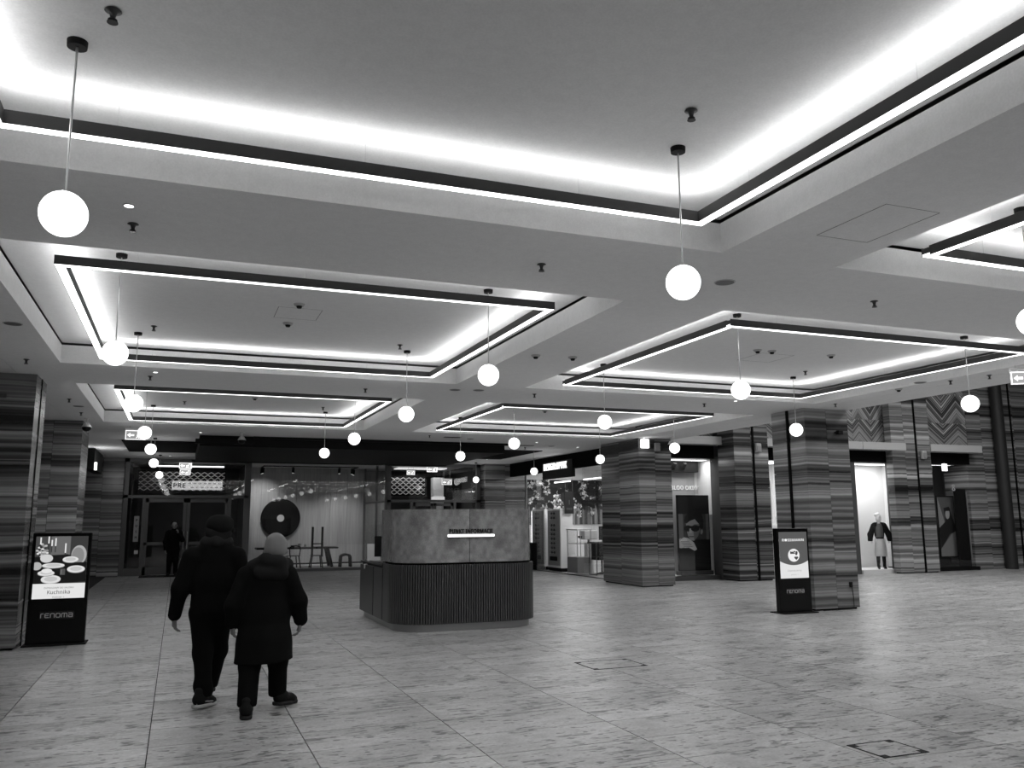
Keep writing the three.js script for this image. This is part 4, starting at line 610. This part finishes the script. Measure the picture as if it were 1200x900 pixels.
  for (const [a, b] of [[-1, -1], [1, -1], [-1, 1], [1, 1]]) mesh('post', bar([a * 0.24, 0.02, b * 0.38], [a * 0.24, 1.42, b * 0.38], 0.015), M.steel, gc); mesh('side_glass', merge([bx(-0.25, -0.245, 0.55, 1.42, -0.38, 0.38), bx(-0.24, 0.24, 0.55, 1.42, 0.38, 0.385)]), M.glass, gc); mesh('inner_shelf', bx(-0.23, 0.23, 0.98, 0.99, -0.36, 0.36), M.darkMetal, gc);
  const dk = thing('desk', 'dark desk on thin metal frame legs beside the broad pillar', 'desk', [13.0, 0, -24.9]);
  mesh('desktop', rbx(-0.55, 0.75, 1.0, 1.05, -0.3, 0.3, 0.008), shade, dk); for (const x of [-0.5, 0.7]) mesh('leg_frame', merge([bar([x, 0.02, -0.27], [x, 1, -0.27], 0.016), bar([x, 0.02, 0.27], [x, 1, 0.27], 0.016), bar([x, 0.02, -0.27], [x, 0.02, 0.27], 0.016)]), M.darkMetal, dk);
  const mon = thing('monitor', 'black monitor on the desk inside the optician shop', 'monitor', [12.95, 1.05, -24.9], -0.5); mesh('screen_back', (() => { const g = rbx(-0.2, 0.2, 0.06, 0.5, -0.015, 0.015, 0.006); g.rotateX(-0.15); return g; })(), M.black, mon); mesh('foot', rbx(-0.1, 0.1, 0, 0.09, -0.07, 0.07, 0.005), M.black, mon);
  const pr = thing('machine', 'pale grey box-shaped eye testing machine behind the glass counter', 'machine', [13.0, 0, -26.2]); mesh('pedestal', rbx(-0.12, 0.12, 0, 1.0, -0.12, 0.12, 0.02), M.offwhite, pr); mesh('head', rbx(-0.25, 0.25, 1.1, 1.4, -0.2, 0.2, 0.03), M.offwhite, pr); mesh('chin_rest', merge([rbx(-0.36, -0.27, 1.15, 1.22, -0.08, 0.08, 0.01), bar([-0.3, 1.2, 0], [-0.2, 1.2, 0], 0.02), bar([0, 0.98, 0], [0, 1.12, 0], 0.04)]), M.black, pr);
  tag(mesh('office_chair', merge([rbx(12.8, 13.4, 0.45, 0.55, -25.7, -25.2, 0.03), rbx(12.8, 13.4, 0.5, 0.98, -25.72, -25.66, 0.02), cyl(0.03, 0.03, 0.4, 13.1, 0.06, -25.45), cyl(0.25, 0.05, 0.06, 13.1, 0, -25.45)]), M.black), 'black padded chair behind the optician desk', 'chair');
  const hs = thing('hanging_sign', 'black hanging panel with faint letters inside the optician shop', 'hanging sign', [12.6, 2.35, -26.85]); mesh('panel', new THREE.BoxGeometry(0.34, 0.76, 0.03), new THREE.MeshStandardMaterial({ roughness: 0.5, map: canvasTex(128, 288, (g) => { g.fillStyle = '#060606'; g.fillRect(0, 0, 128, 288); g.fillStyle = '#5a5a5a'; g.font = 'bold 40px sans-serif'; g.textAlign = 'center'; g.fillText('OKO', 64, 240); g.fillRect(60, 110, 8, 60); }) }), hs); mesh('cord', merge([bar([-0.14, 0.38, 0], [-0.14, 1.4, 0], 0.004), bar([0.14, 0.38, 0], [0.14, 1.4, 0], 0.004)]), M.steel, hs);
  for (const [x, z, a, i] of [[12.7, -27.6, 1.3, 0], [12.7, -25.1, 1.5, 1]]) { const tl = thing('line_light', i ? 'thin white line light hung over the optician desk' : 'thin white line light hung over the eyewear cabinets', 'lamp', [x, 3.1, z]); mesh('tube', bx(-0.025, 0.025, -0.02, 0.02, -a / 2, a / 2), glow(3), tl); mesh('wires', merge([bar([0, 0.02, -a / 2.2], [0, 0.65, -a / 2.2], 0.003), bar([0, 0.02, a / 2.2], [0, 0.65, a / 2.2], 0.003)]), M.steel, tl); rectLight(0.04, a, 30, x, 3.075, z, [0, -1, 0]); }
  for (const [x, z] of [[13.6, -25], [13.6, -27], [13.6, -29]]) { const cl = thing('ceiling_panel_light', 'flat bright ceiling panel light inside the optician shop', 'ceiling light', [x, 3.75, z], 0, 'optician ceiling panels'); mesh('panel', bx(-0.3, 0.3, -0.015, 0, -0.5, 0.5), glow(2.5), cl); mesh('rim', merge([bx(-0.32, -0.3, -0.02, 0, -0.52, 0.52), bx(0.3, 0.32, -0.02, 0, -0.52, 0.52)]), M.white, cl); rectLight(0.58, 0.98, 26, x, 3.732, z, [0, -1, 0]); }
}

// ------------------------------------------------------------ shop row along the atrium wall
{
  const Z = -21.5, solid = M.darkWall;
  const w = structGroup('wall_shops', 'shop row wall with black headers, pale ledges and chevron stone above');
  mesh('core', merge([bx(12.45, 25.4, 3.55, 7.8, Z - 0.05, Z - 0.35), bx(14.97, 16.1, 0, 3.6, Z + 0.15, Z - 0.3), bx(18.3, 20.3, 0, 3.6, Z - 0.02, Z - 0.3), bx(21.85, 23.1, 0, 3.6, Z + 0.1, Z - 0.3)]), solid, w);
  for (const [a, b] of [[12.45, 14.9], [16.15, 20.3], [20.3, 21.85], [23.18, 25.33]]) {
    mesh('header', bx(a, b, 3.55, 3.93, Z - 0.04, Z + 0.02), M.gapBlack, w);
    mesh('ledge', rbx(a, a > 16 && a < 17 ? b - 0.02 : Math.min(b + (a > 20 && a < 22 ? 0.25 : 0.4), 25.5), 3.93, 4.17, Z - 0.04, Z + 0.42, 0.01), std(0.45, 0.7), w);
    const n = b - a > 3 ? 2 : 1; for (let c = 0; c < n; c++) { const x0 = a + (b - a) * c / n, x1 = a + (b - a) * (c + 1) / n; let y = 4.17, r = 0; for (const h of [0.78, 1.0, 1.0, 0.84]) { const g = new THREE.BoxGeometry(x1 - x0 - 0.006, h - 0.006, 0.04); g.translate((x0 + x1) / 2, y + h / 2, Z - 0.02); const uv = g.attributes.uv; for (let i = 0; i < uv.count; i++) { uv.setXY(i, uv.getX(i) + 0.0, uv.getY(i) * 0.5 + (r % 2) * 0.5); } mesh('chevron_panel', g, M.chevron, w); y += h; r++; } }
  }
  const room = (name, label, x0, x1, zd, mat, h = 3.7) => [bx(x0, x1, 0, h, zd, zd - 0.12), bx(x0 - 0.1, x0, 0, h, Z - 0.36, zd), bx(x1, x1 + 0.1, 0, h, Z - 0.36, zd), bx(x0 - 0.1, x1 + 0.1, 3.58, 3.7, Z - 0.36, zd - 0.1)].forEach((g) => struct(name, g, mat, label));
  const W1 = [12.7, 15.22], W2 = [16.3, 19], W3 = [19.6, 23.0], W4 = [23.2, 25.9];
  room('wall_display_bay', 'white inner walls of the sunglasses display', ...W1, -22.9, M.offwhite); room('wall_display_bay', 'white inner walls of the narrow clothes display', ...W2, -24, M.white); room('wall_display_bay', 'white inner walls of the mannequin display', ...W3, -23.1, M.white); room('wall_display_bay', 'dark inner walls of the fashion poster display', ...W4, -23.2, M.darkWall);
  [[12.45, 14.95], [16.12, 18.3], [20.3, 21.85], [23.16, 25.35]].forEach(([a, b], i) => { const g = structGroup('window_' + (3 + i), ['glass of the sunglasses display window', 'glass of the narrow clothes display window', 'glass of the mannequin display window', 'glass of the dark fashion poster window'][i]); mesh('pane', bx(a + 0.03, b - 0.03, 0.12, 3.55, Z - 0.12, Z - 0.11), M.glass, g); mesh('sill', bx(a, b, 0, 0.12, Z - 0.2, Z + 0.05), i === 3 ? M.black : i === 0 ? std(0.05, 0.6) : M.offwhite, g); mesh('display_floor', bx(a - 0.3, b + 0.5, 0.0, 0.1, Z - 0.2, Z - 1.5), i === 3 ? M.black : M.white, g); });
  // lights in the bays
  const bay = (label, x, z, w2, d, I) => { const t = thing('bay_light', label, 'ceiling light', [x, 3.56, z]); mesh('panel', bx(-w2 / 2, w2 / 2, -0.02, 0, -d / 2, d / 2), glow(Math.min(3, I)), t); rectLight(w2, d, I, x, 3.53, z, [0, -1, 0]); mesh('rim', merge([bx(-w2 / 2 - 0.02, w2 / 2 + 0.02, -0.025, 0, d / 2, d / 2 + 0.02), bx(-w2 / 2 - 0.02, w2 / 2 + 0.02, -0.025, 0, -d / 2 - 0.02, -d / 2)]), M.white, t); };
  bay('small bright light panel above the sunglasses poster', 14.4, -22.25, 1.4, 0.4, 13); bay('bright light panel in the narrow clothes display', 17.4, -22.6, 1.6, 0.8, 14); bay('bright light panel above the mannequin', 21.4, -22.3, 2.4, 0.6, 13); bay('dim light panel added in the dark display to light the poster', 24.4, -21.95, 1.2, 0.14, 9);  // the last, dim panel is added to light the fashion poster
  struct('trim_3', merge([bx(12.72, 15.08, 0.1, 3.2, -22.84, -22.88)]), std(0.3, 0.8), 'grey panel behind the sunglasses poster'); struct('trim_4', bx(12.72, 15.08, 3.2, 3.57, -22.6, -22.88), M.black, 'black band above the grey panel');
  // sunglasses poster
  const face = canvasTex(400, 860, (g, W, H) => {
    g.fillStyle = '#060606'; g.fillRect(0, 0, W, H); const gr = (x, y, r, c) => { const q = g.createRadialGradient(x, y, 2, x, y, r); q.addColorStop(0, c); q.addColorStop(1, 'rgba(0,0,0,0)'); g.fillStyle = q; g.fillRect(0, 0, W, H); };
    g.fillStyle = '#6a6a6a'; g.fillRect(0, 210, W, 300); g.fillStyle = '#3c3c3c'; g.fillRect(60, 210, 300, 300);
    const path = (c, pts) => { g.fillStyle = c; g.beginPath(); pts.forEach(([x, y], i) => i ? g.lineTo(x, y) : g.moveTo(x, y)); g.fill(); };
    path('#9a9a9a', [[95, 300], [120, 270], [230, 262], [272, 330], [280, 400], [250, 470], [200, 520], [150, 520], [120, 470], [100, 400]]); path('#6e6e6e', [[200, 330], [272, 330], [280, 400], [250, 470], [200, 520], [190, 430]]);
    path('#0b0b0b', [[70, 300], [88, 235], [140, 190], [230, 180], [310, 215], [330, 300], [318, 380], [285, 380], [270, 330], [215, 270], [150, 290], [105, 320]]);
    g.fillStyle = '#050505'; g.beginPath(); g.ellipse(120, 378, 52, 36, 0, 0, 7); g.fill(); g.beginPath(); g.ellipse(215, 378, 56, 38, 0, 0, 7); g.fill(); g.fillRect(110, 350, 190, 22);
    path('#b0b0b0', [[138, 380], [160, 378], [170, 430], [135, 436]]); g.fillStyle = '#4a4a4a'; g.fillRect(128, 468, 66, 12); g.fillStyle = '#8a8a8a'; g.beginPath(); g.ellipse(300, 420, 16, 30, 0.2, 0, 7); g.fill();
    path('#c0c0c0', [[0, 520], [60, 478], [120, 492], [190, 540], [230, 620], [200, 640], [120, 600], [40, 610], [0, 600]]); g.strokeStyle = '#6a6a6a'; g.lineWidth = 5; for (let i = 0; i < 4; i++) { g.beginPath(); g.moveTo(20 + i * 12, 530 + i * 18); g.lineTo(130 + i * 14, 530 + i * 20); g.stroke(); } for (let i = 0; i < 4; i++) { g.strokeStyle = '#e2e2e2'; g.lineWidth = 7; g.beginPath(); g.arc(14 + i * 24, 510, 11, 0, 7); g.stroke(); }
    path('#0a0a0a', [[0, 610], [60, 600], [130, 640], [220, 640], [330, 560], [400, 590], [400, 860], [0, 860]]);
  });
  const po = thing('sunglasses_poster', 'black standing poster of a dark-haired face wearing sunglasses', 'poster', [14.42, 0.12, -22.0]); mesh('board', rbx(-0.56, 0.56, 0.12, 2.35, -0.03, 0.03, 0.006), M.black, po); const pg = new THREE.BoxGeometry(1.06, 2.18, 0.004); pg.translate(0, 1.23, 0.033); mesh('print', pg, new THREE.MeshStandardMaterial({ map: face, roughness: 0.4 }), po); mesh('foot', rbx(-0.56, 0.56, 0, 0.12, -0.15, 0.15, 0.01), std(0.05, 0.5), po);
  tag(mesh('wall_lettering', (() => { const g = new TextGeometry('"BLOO OKIO"', { font, size: 0.13, depth: 0.02, curveSegments: 3 }); g.translate(14.1, 2.66, -22.84); return g; })(), M.white), 'white letters on the wall above the sunglasses poster', 'lettering');
  for (const x of [14.15, 14.5]) tag(mesh('spotlight', (() => { const g = new THREE.CylinderGeometry(0.06, 0.06, 0.2, 14); g.rotateX(0.6); g.translate(x, 3.38, -22.5); return merge([g, bar([x, 3.42, -22.5], [x, 3.56, -22.5], 0.012)]); })(), M.black), 'black ceiling spotlight over the sunglasses poster', 'spotlight', 'spotlights over the poster');
  tag(mesh('glass_display_rod', merge([rbx(15.02, 15.08, 0.12, 1.0, -21.95, -22.05, 0.006), rbx(15.0, 15.1, 1.0, 1.9, -21.95, -22.05, 0.006)]), std(0.7, 0.4)), 'narrow white upright fixture right of the sunglasses poster', 'display fixture');
  // fashion poster in the dark window
  const fash = canvasTex(200, 480, (g) => { g.fillStyle = '#565656'; g.fillRect(0, 0, 200, 480); g.fillStyle = '#8f8f8f'; g.beginPath(); g.moveTo(0, 0); g.lineTo(70, 200); g.lineTo(40, 300); g.lineTo(0, 260); g.fill(); g.fillStyle = '#050505'; g.beginPath(); g.moveTo(70, 90); g.lineTo(140, 78); g.lineTo(170, 160); g.lineTo(200, 230); g.lineTo(200, 280); g.lineTo(130, 300); g.lineTo(0, 420); g.lineTo(0, 250); g.lineTo(80, 200); g.fill(); g.fillStyle = '#a8a8a8'; g.beginPath(); g.ellipse(115, 140, 28, 40, 0.2, 0, 7); g.fill(); g.fillStyle = '#050505'; g.fillRect(72, 90, 80, 24); g.fillStyle = '#7d7d7d'; g.beginPath(); g.moveTo(0, 420); g.lineTo(150, 300); g.lineTo(200, 280); g.lineTo(200, 480); g.lineTo(0, 480); g.fill(); });
  const fp = thing('fashion_poster', 'grey fashion poster of a dark-dressed figure in the dark window', 'poster', [24.6, 0.45, -22.0]); const fg = new THREE.BoxGeometry(0.72, 2.0, 0.01); fg.translate(0, 1.0, 0.02); mesh('print', fg, new THREE.MeshStandardMaterial({ map: fash, roughness: 0.6 }), fp); mesh('board', rbx(-0.38, 0.42, -0.05, 2.05, -0.02, 0.012, 0.005), M.black, fp);
  const bb = thing('black_banner', 'tall plain black banner panel beside the fashion poster', 'banner', [25.04, 0.12, -21.74]); mesh('panel', rbx(-0.28, 0.25, 0, 2.6, -0.02, 0.02, 0.005), M.gapBlack, bb); mesh('edge', bx(0.27, 0.3, 0.2, 2.5, -0.02, 0.03), M.grey, bb);
  const ss = thing('small_lit_sign', 'small glowing white square sign under the ledge by the dark window', 'sign', [23.95, 3.5, -21.3]); mesh('panel', rbx(-0.1, 0.1, -0.2, 0.04, -0.03, 0.03, 0.008), glow(1.8), ss); rectLight(0.18, 0.2, 1.6, 23.95, 3.42, -21.265, [0, 0, 1]); mesh('arm', bar([0, 0.03, 0], [0, 0.08, 0], 0.01), M.steel, ss);
  tag(mesh('window_logo', (() => { const g = new TextGeometry('8', { font, size: 0.22, depth: 0.01 }); g.translate(24.5, 2.65, -21.58); return g; })(), std(0.35, 0.5)), 'grey numeral-like logo on the dark window glass', 'logo');
  // narrow window contents
  const wpo = thing('white_hanging_poster', 'white hanging poster with faint letters in the narrow clothes display', 'poster', [17.2, 2.35, -22.4]); mesh('sheet', new THREE.BoxGeometry(0.9, 1.2, 0.01), new THREE.MeshStandardMaterial({ roughness: 0.7, map: signTex('EWA', 256, 340, '#c8c8c8', '#efefef', 90) }), wpo); mesh('rail', bar([-0.46, 0.6, 0], [0.46, 0.6, 0], 0.012), M.steel, wpo);
  // mannequins
  const mann = (label, x, z, turn, kind) => {
    const t = thing('mannequin', label, 'mannequin', [x, 0.1, z], turn);
    const body = [[0, 0.95, 0, 0.11, 0, 1.35, 0, 0.12, 0.75], [-0.13, 1.4, 0, 0.045, 0.13, 1.4, 0, 0.045], [0, 1.4, 0, 0.05, 0, 1.52, 0, 0.042], [0, 1.6, 0, 0.085, 0, 1.68, -0.01, 0.088], [-0.15, 1.4, 0, 0.045, -0.24, 1.12, 0, 0.035], [-0.24, 1.12, 0, 0.035, -0.26, 0.86, 0.05, 0.024], [0.15, 1.4, 0, 0.045, 0.24, 1.12, 0, 0.035], [0.24, 1.12, 0, 0.035, 0.26, 0.86, 0.05, 0.024], [-0.08, 0.92, 0, 0.09, -0.07, 0.5, 0, 0.055], [-0.07, 0.5, 0, 0.055, -0.08, 0.08, 0, 0.035], [0.08, 0.92, 0, 0.09, 0.08, 0.5, 0, 0.055], [0.08, 0.5, 0, 0.055, 0.1, 0.08, 0, 0.035], [-0.08, 0.05, -0.03, 0.03, -0.09, 0.03, 0.13, 0.025], [0.1, 0.05, -0.03, 0.03, 0.12, 0.03, 0.13, 0.025]];
    mesh('figure', sdf(body, 0.03, 0.016), std(0.7, 0.5), t);
    if (kind === 0) {
      mesh('jacket', sdf([[0, 1.1, -0.03, 0.15, 0, 1.38, -0.02, 0.14, 0.8], [-0.17, 1.4, 0, 0.08, -0.28, 1.12, 0, 0.085], [-0.28, 1.12, 0, 0.085, -0.3, 0.95, 0.03, 0.08], [0.17, 1.4, 0, 0.08, 0.28, 1.12, 0, 0.085], [0.28, 1.12, 0, 0.085, 0.3, 0.95, 0.03, 0.08], [-0.13, 1.45, 0, 0.06, 0.13, 1.45, 0, 0.06]], 0.05, 0.016, (x2, y, z2) => Math.max(0.9 - y, Math.min(z2 - 0.0, 0.07 - Math.abs(x2)))), cloth(0.012), t);
      mesh('top', sdf([[0, 1.0, 0, 0.125, 0, 1.36, 0, 0.13, 0.8]], 0.02, 0.016), cloth(0.12), t); mesh('belt', cyl(0.13, 0.13, 0.05, 0, 0.98, 0), M.black, t);
      mesh('skirt', new THREE.LatheGeometry([[0.12, 1.0], [0.17, 0.8], [0.19, 0.5], [0.185, 0.42], [0.17, 0.42], [0.11, 0.98]].map((q) => new THREE.Vector2(...q)), 28), cloth(0.55), t);
      for (const s of [-1, 1]) mesh('boot', sdf([[s * 0.085, 0.44, 0, 0.065, s * 0.09, 0.12, -0.01, 0.05], [s * 0.09, 0.09, -0.02, 0.05, s * 0.1, 0.04, 0.14, 0.035], [s * 0.09, 0.1, -0.05, 0.022, s * 0.09, 0.015, -0.06, 0.014]], 0.02, 0.012), cloth(0.012, 0.4), t);
      mesh('beret', sdf([[0, 1.76, -0.02, 0.07, -0.05, 1.75, -0.02, 0.075]], 0.03, 0.014, (x2, y) => 1.7 - y), cloth(0.7), t);
    } else { mesh('shirt', sdf([[0, 0.98, 0, 0.16, 0, 1.36, 0, 0.16, 0.75], [-0.16, 1.4, 0, 0.07, -0.26, 1.1, 0, 0.07], [0.16, 1.4, 0, 0.07, 0.26, 1.1, 0, 0.07]], 0.05, 0.016), cloth(0.7), t); mesh('trousers', sdf([[-0.08, 0.95, 0, 0.12, -0.08, 0.1, 0, 0.08], [0.08, 0.95, 0, 0.12, 0.09, 0.1, 0, 0.08]], 0.04, 0.016), cloth(0.02), t); }
  };
  mann('white mannequin in black jacket, pale skirt and black boots in bright window', 21.5, -21.9, -0.6, 0);
  mann('white mannequin in white shirt and dark trousers behind the drugstore advertising screen', 17.75, -22.25, -0.6, 1);
  const sf = thing('display_shelf', 'tall narrow white shelf with dark folded goods beside the mannequin', 'shelf', [20.75, 0.1, -22.6]); mesh('frame', merge([bx(-0.25, -0.23, 0, 3.0, -0.2, 0.2), bx(0.23, 0.25, 0, 3.0, -0.2, 0.2), ...[0.3, 0.6, 0.9, 1.2, 1.5, 1.8].map((y) => bx(-0.23, 0.23, y, y + 0.02, -0.2, 0.2))]), M.offwhite, sf);
  [0.32, 0.62, 0.92, 1.22, 1.52].forEach((y) => [-0.1, 0.1].forEach((q) => tag(mesh('folded_garment', rbx(20.75 + q - 0.08, 20.75 + q + 0.08, 0.1 + y, 0.1 + y + 0.13, -22.75, -22.45, 0.02), std(q < 0 ? 0.03 : 0.2, 0.9)), q < 0 ? 'dark folded garment on the narrow display shelf' : 'grey folded garment on the narrow display shelf', 'clothes', q < 0 ? 'dark garments on shelf' : 'grey garments on shelf')));
  // alarm boxes on the piers
  const ab = (label, x, z) => { const t = thing('alarm_box', label, 'alarm box', [x, 3.8, z]); mesh('housing', rbx(-0.1, 0.1, -0.14, 0.14, 0, 0.12, 0.04, 3), std(0.35, 0.5), t); mesh('face', rbx(-0.07, 0.07, -0.1, 0.06, 0.12, 0.14, 0.008), std(0.25, 0.5), t); };
  ab('grey alarm box on the pier beside the sunglasses poster', 15.72, -20.5); ab('grey alarm box on the pier beside the fashion poster', 22.78, -21.1);
  // unseen panels added high in the atrium to brighten its floor and walls
  for (const [x, z] of [[17, -16], [17, -10], [17, -4], [23, -16], [23, -10]]) { const t = thing('added_atrium_light', 'unseen square light panel added on the high atrium ceiling', 'ceiling light', [x, 7.78, z], 0, 'added atrium light panels'); mesh('panel', bx(-0.9, 0.9, -0.03, 0, -0.9, 0.9), glow(2.5), t); mesh('rim', merge([bx(-0.95, 0.95, -0.05, 0, 0.9, 0.95), bx(-0.95, 0.95, -0.05, 0, -0.95, -0.9), bx(-0.95, -0.9, -0.05, 0, -0.9, 0.9), bx(0.9, 0.95, -0.05, 0, -0.9, 0.9)]), M.darkMetal, t); rectLight(1.75, 1.75, 20, x, 7.72, z, [0, -1, 0]); }
}

// ------------------------------------------------------------ small fittings on the ceiling
{
  const sg = new THREE.LatheGeometry([[0, 0], [0.035, 0], [0.04, -0.006], [0.02, -0.012], [0.014, -0.03], [0.012, -0.045], [0.022, -0.05], [0.022, -0.055], [0, -0.056]].reverse().map((q) => new THREE.Vector2(...q)), 16);
  const spr = thing('sprinkler', 'small metal sprinkler head on the ceiling', 'sprinkler', [0, 0, 0], 0, 'sprinkler heads'); mesh('head', sg, std(0.06, 0.35, 0.6), spr); mesh('deflector', cyl(0.026, 0.026, 0.003, 0, -0.066, 0, 14), std(0.06, 0.35, 0.6), spr); mesh('pin', cyl(0.008, 0.008, 0.014, 0, -0.066, 0, 8), std(0.06, 0.35, 0.6), spr);
  let n = 0; for (const [x, y, z] of [[-0.42, CEI, -4.19], [2.77, CEI, -4.07], [-0.42, SOF, -6.54], [2.79, SOF, -6.42], [6.45, SOF, -6.41], [-0.41, CEI, -11.33], [2.78, CEI, -11.42], [9.71, CEI, -11.26], [-2.0, SOF, -12.7], [5.66, SOF, -13.4], [2.78, SOF, -13.78], [-0.5, SOF, -13.6], [11.62, SOF, -12.7], [11.55, SOF, -9.3], [11.42, SOF, -9.9], [-1.9, SOF, -16.6], [-1.9, SOF, -18.6], [0, CEI, -18.4], [2.8, CEI, -18.4], [-0.9, SOF, -21.5], [5.9, SOF, -20.9], [9.6, SOF, -23.5], [9.2, SOF, -13.5]]) { const o = n++ ? copy(spr, x, y, z) : spr; o.position.set(x, y, z); }
  const sk = thing('ceiling_speaker', 'flush round grey loudspeaker grille in the low ceiling', 'loudspeaker', [0, 0, 0], 0, 'ceiling loudspeakers'); mesh('grille', cyl(0.085, 0.085, 0.008, 0, -0.008, 0, 28), std(0.12, 0.7), sk); const rg = new THREE.TorusGeometry(0.09, 0.008, 8, 32); rg.rotateX(Math.PI / 2); mesh('ring', rg, std(0.45, 0.6), sk);
  n = 0; for (const [x, z] of [[4.61, -6.35], [-1.8, -10.42], [4.21, -13.38], [4.6, -13.3], [-1.85, -17.6], [11.1, -10.2], [7.2, -21.5], [10.2, -22.9]]) { const o = n++ ? copy(sk, x, SOF, z) : sk; o.position.set(x, SOF, z); }
  const sd = thing('smoke_detector', 'pale round smoke detector with dark centre on the ceiling', 'smoke detector', [0, 0, 0], 0, 'smoke detectors'); mesh('base', cyl(0.05, 0.065, 0.025, 0, -0.025, 0, 24), std(0.4, 0.6), sd); mesh('sensor', cyl(0.025, 0.035, 0.025, 0, -0.05, 0, 18), M.black, sd);
  n = 0; for (const [x, y, z] of [[1.16, CEI, -9.6], [1.15, CEI, -10.6], [4.32, SOF, -10.17], [4.84, SOF, -10.12], [7.8, CEI, -10.03], [8.04, CEI, -10.01], [9.11, CEI, -9.98], [11.31, SOF, -10.85], [1.3, CEI, -17.4], [7.6, CEI, -17.4]]) { const o = n++ ? copy(sd, x, y, z) : sd; o.position.set(x, y, z); }
  const dl = thing('downlight', 'tiny bright recessed downlight in the low ceiling', 'downlight', [0, 0, 0], 0, 'recessed downlights'); mesh('lens', cyl(0.03, 0.03, 0.006, 0, -0.006, 0, 18), glow(4), dl); const rg2 = new THREE.TorusGeometry(0.035, 0.006, 6, 24); rg2.rotateX(Math.PI / 2); mesh('ring', rg2, std(0.5, 0.5), dl);
  n = 0; for (const [x, z] of [[-0.43, -6.16], [-0.42, -13.2], [0.4, -21.9], [-0.35, -30.0], [0.85, -29.6], [6.9, -29.4], [10.2, -28.6], [9.3, -21.9], [11.1, -23.0], [9.55, -13.0], [7.9, -30.3]]) { const o = n++ ? copy(dl, x, SOF, z) : dl; o.position.set(x, SOF, z); const l = new THREE.SpotLight(0xffffff, 1.2, 0, 0.7, 0.8, 2); l.position.set(x, SOF - 0.012, z); l.target.position.set(x, 0, z); l.castShadow = true; scene.add(l, l.target); }
  const dome = (label, x, y, z) => { const t = thing('dome_camera', label, 'security camera', [x, y, z]); mesh('arm', merge([cyl(0.06, 0.06, 0.02, 0, -0.02, 0), cyl(0.02, 0.02, 0.1, 0, -0.1, 0)]), M.offwhite, t); mesh('housing', cyl(0.1, 0.05, 0.09, 0, -0.19, 0, 24), M.offwhite, t); const g = new THREE.SphereGeometry(0.092, 24, 12, 0, 7, Math.PI / 2, Math.PI / 2); g.translate(0, -0.19, 0); mesh('dome', g, M.gloss, t); };
  dome('dome security camera hanging beside the left striped pillar', -1.88, SOF, -19.6); dome('dome security camera by the broad pillar at the optician shop', 12.2, SOF, -19.5); dome('dome security camera hanging before the black ceiling drop', 1.35, SOF, -21.6);
  exitSign('glowing exit sign hung at the low ceiling edge above the shop row', 11.25, SOF - 0.1, -8.5, 0.36, -0.55, 2, 0.1);
  exitSign('glowing exit sign hung under the ceiling near the entrance globes', -1.0, SOF - 0.1, -20.9, 0.42, 0, 1.5, 0.1);
  const fl = thing('flood_lamp', 'small glowing white flood lamp on top of the broad pillar', 'lamp', [11.55, SOF - 0.22, -19.8]); mesh('face', rbx(-0.12, 0.12, -0.06, 0.18, -0.02, 0.06, 0.02), glow(2.5), fl); mesh('bracket', bx(-0.03, 0.03, 0.1, 0.22, -0.05, 0), M.white, fl); rectLight(0.2, 0.2, 2, 11.55, SOF - 0.16, -19.72, [0, 0, 1]);
  tag(mesh('junction_box', rbx(11.9, 12.06, 3.58, 3.8, -19.83, -19.9, 0.015), M.grey), 'grey junction box on the broad pillar beside the flood lamp', 'junction box');
  const mdt = thing('wall_sensor', 'small black sensor on the pillar beside the kitchen advertising screen', 'sensor', [-2.55, 3.58, -13.95]); mesh('housing', rbx(-0.03, 0.03, -0.06, 0.06, 0, 0.09, 0.01), M.black, mdt); mesh('bracket', rbx(-0.02, 0.14, -0.03, 0.03, 0, 0.025, 0.006), std(0.06, 0.5), mdt);
  const rs = thing('wall_sensor', 'small black sensor on the pillar behind the drugstore advertising screen', 'sensor', [12.28, 3.45, -13.4]); mesh('housing', rbx(-0.06, 0.06, -0.04, 0.04, 0, 0.08, 0.01), M.black, rs); mesh('bracket', rbx(-0.1, -0.05, -0.02, 0.02, 0, 0.03, 0.006), M.black, rs);
  const vent = thing('slot_vent', 'flat dark slot vent in the ceiling before the black drop', 'vent', [0, 0, 0], 0, 'slot vents'); mesh('slot', bx(-0.22, 0.22, -0.012, 0, -0.08, 0.08), M.darkMetal, vent); mesh('blade', bx(-0.2, 0.2, -0.016, -0.012, -0.006, 0.006), M.black, vent);
  n = 0; for (const [x, z] of [[6.6, -21.2], [9.4, -22.9]]) { const o = n++ ? copy(vent, x, SOF, z) : vent; o.position.set(x, SOF, z); }
  const fan = thing('blade_sign', 'black projecting sign box on the wall left of the entrance, with small lamp', 'sign', [-2.35, 3.4, -28.5]); mesh('box', rbx(-0.25, 0.0, -0.1, 0.5, -1.6, 1.2, 0.01), M.black, fan); mesh('lamp_head', bx(0.0, 0.06, -0.12, 0.1, 1.0, 1.14), glow(3), fan); mesh('bracket', bx(-0.3, -0.25, 0.1, 0.3, -0.2, 0.2), M.darkMetal, fan); point(1.2, -2.22, 3.35, -27.3, 1);
}
renderer.render(scene, camera);
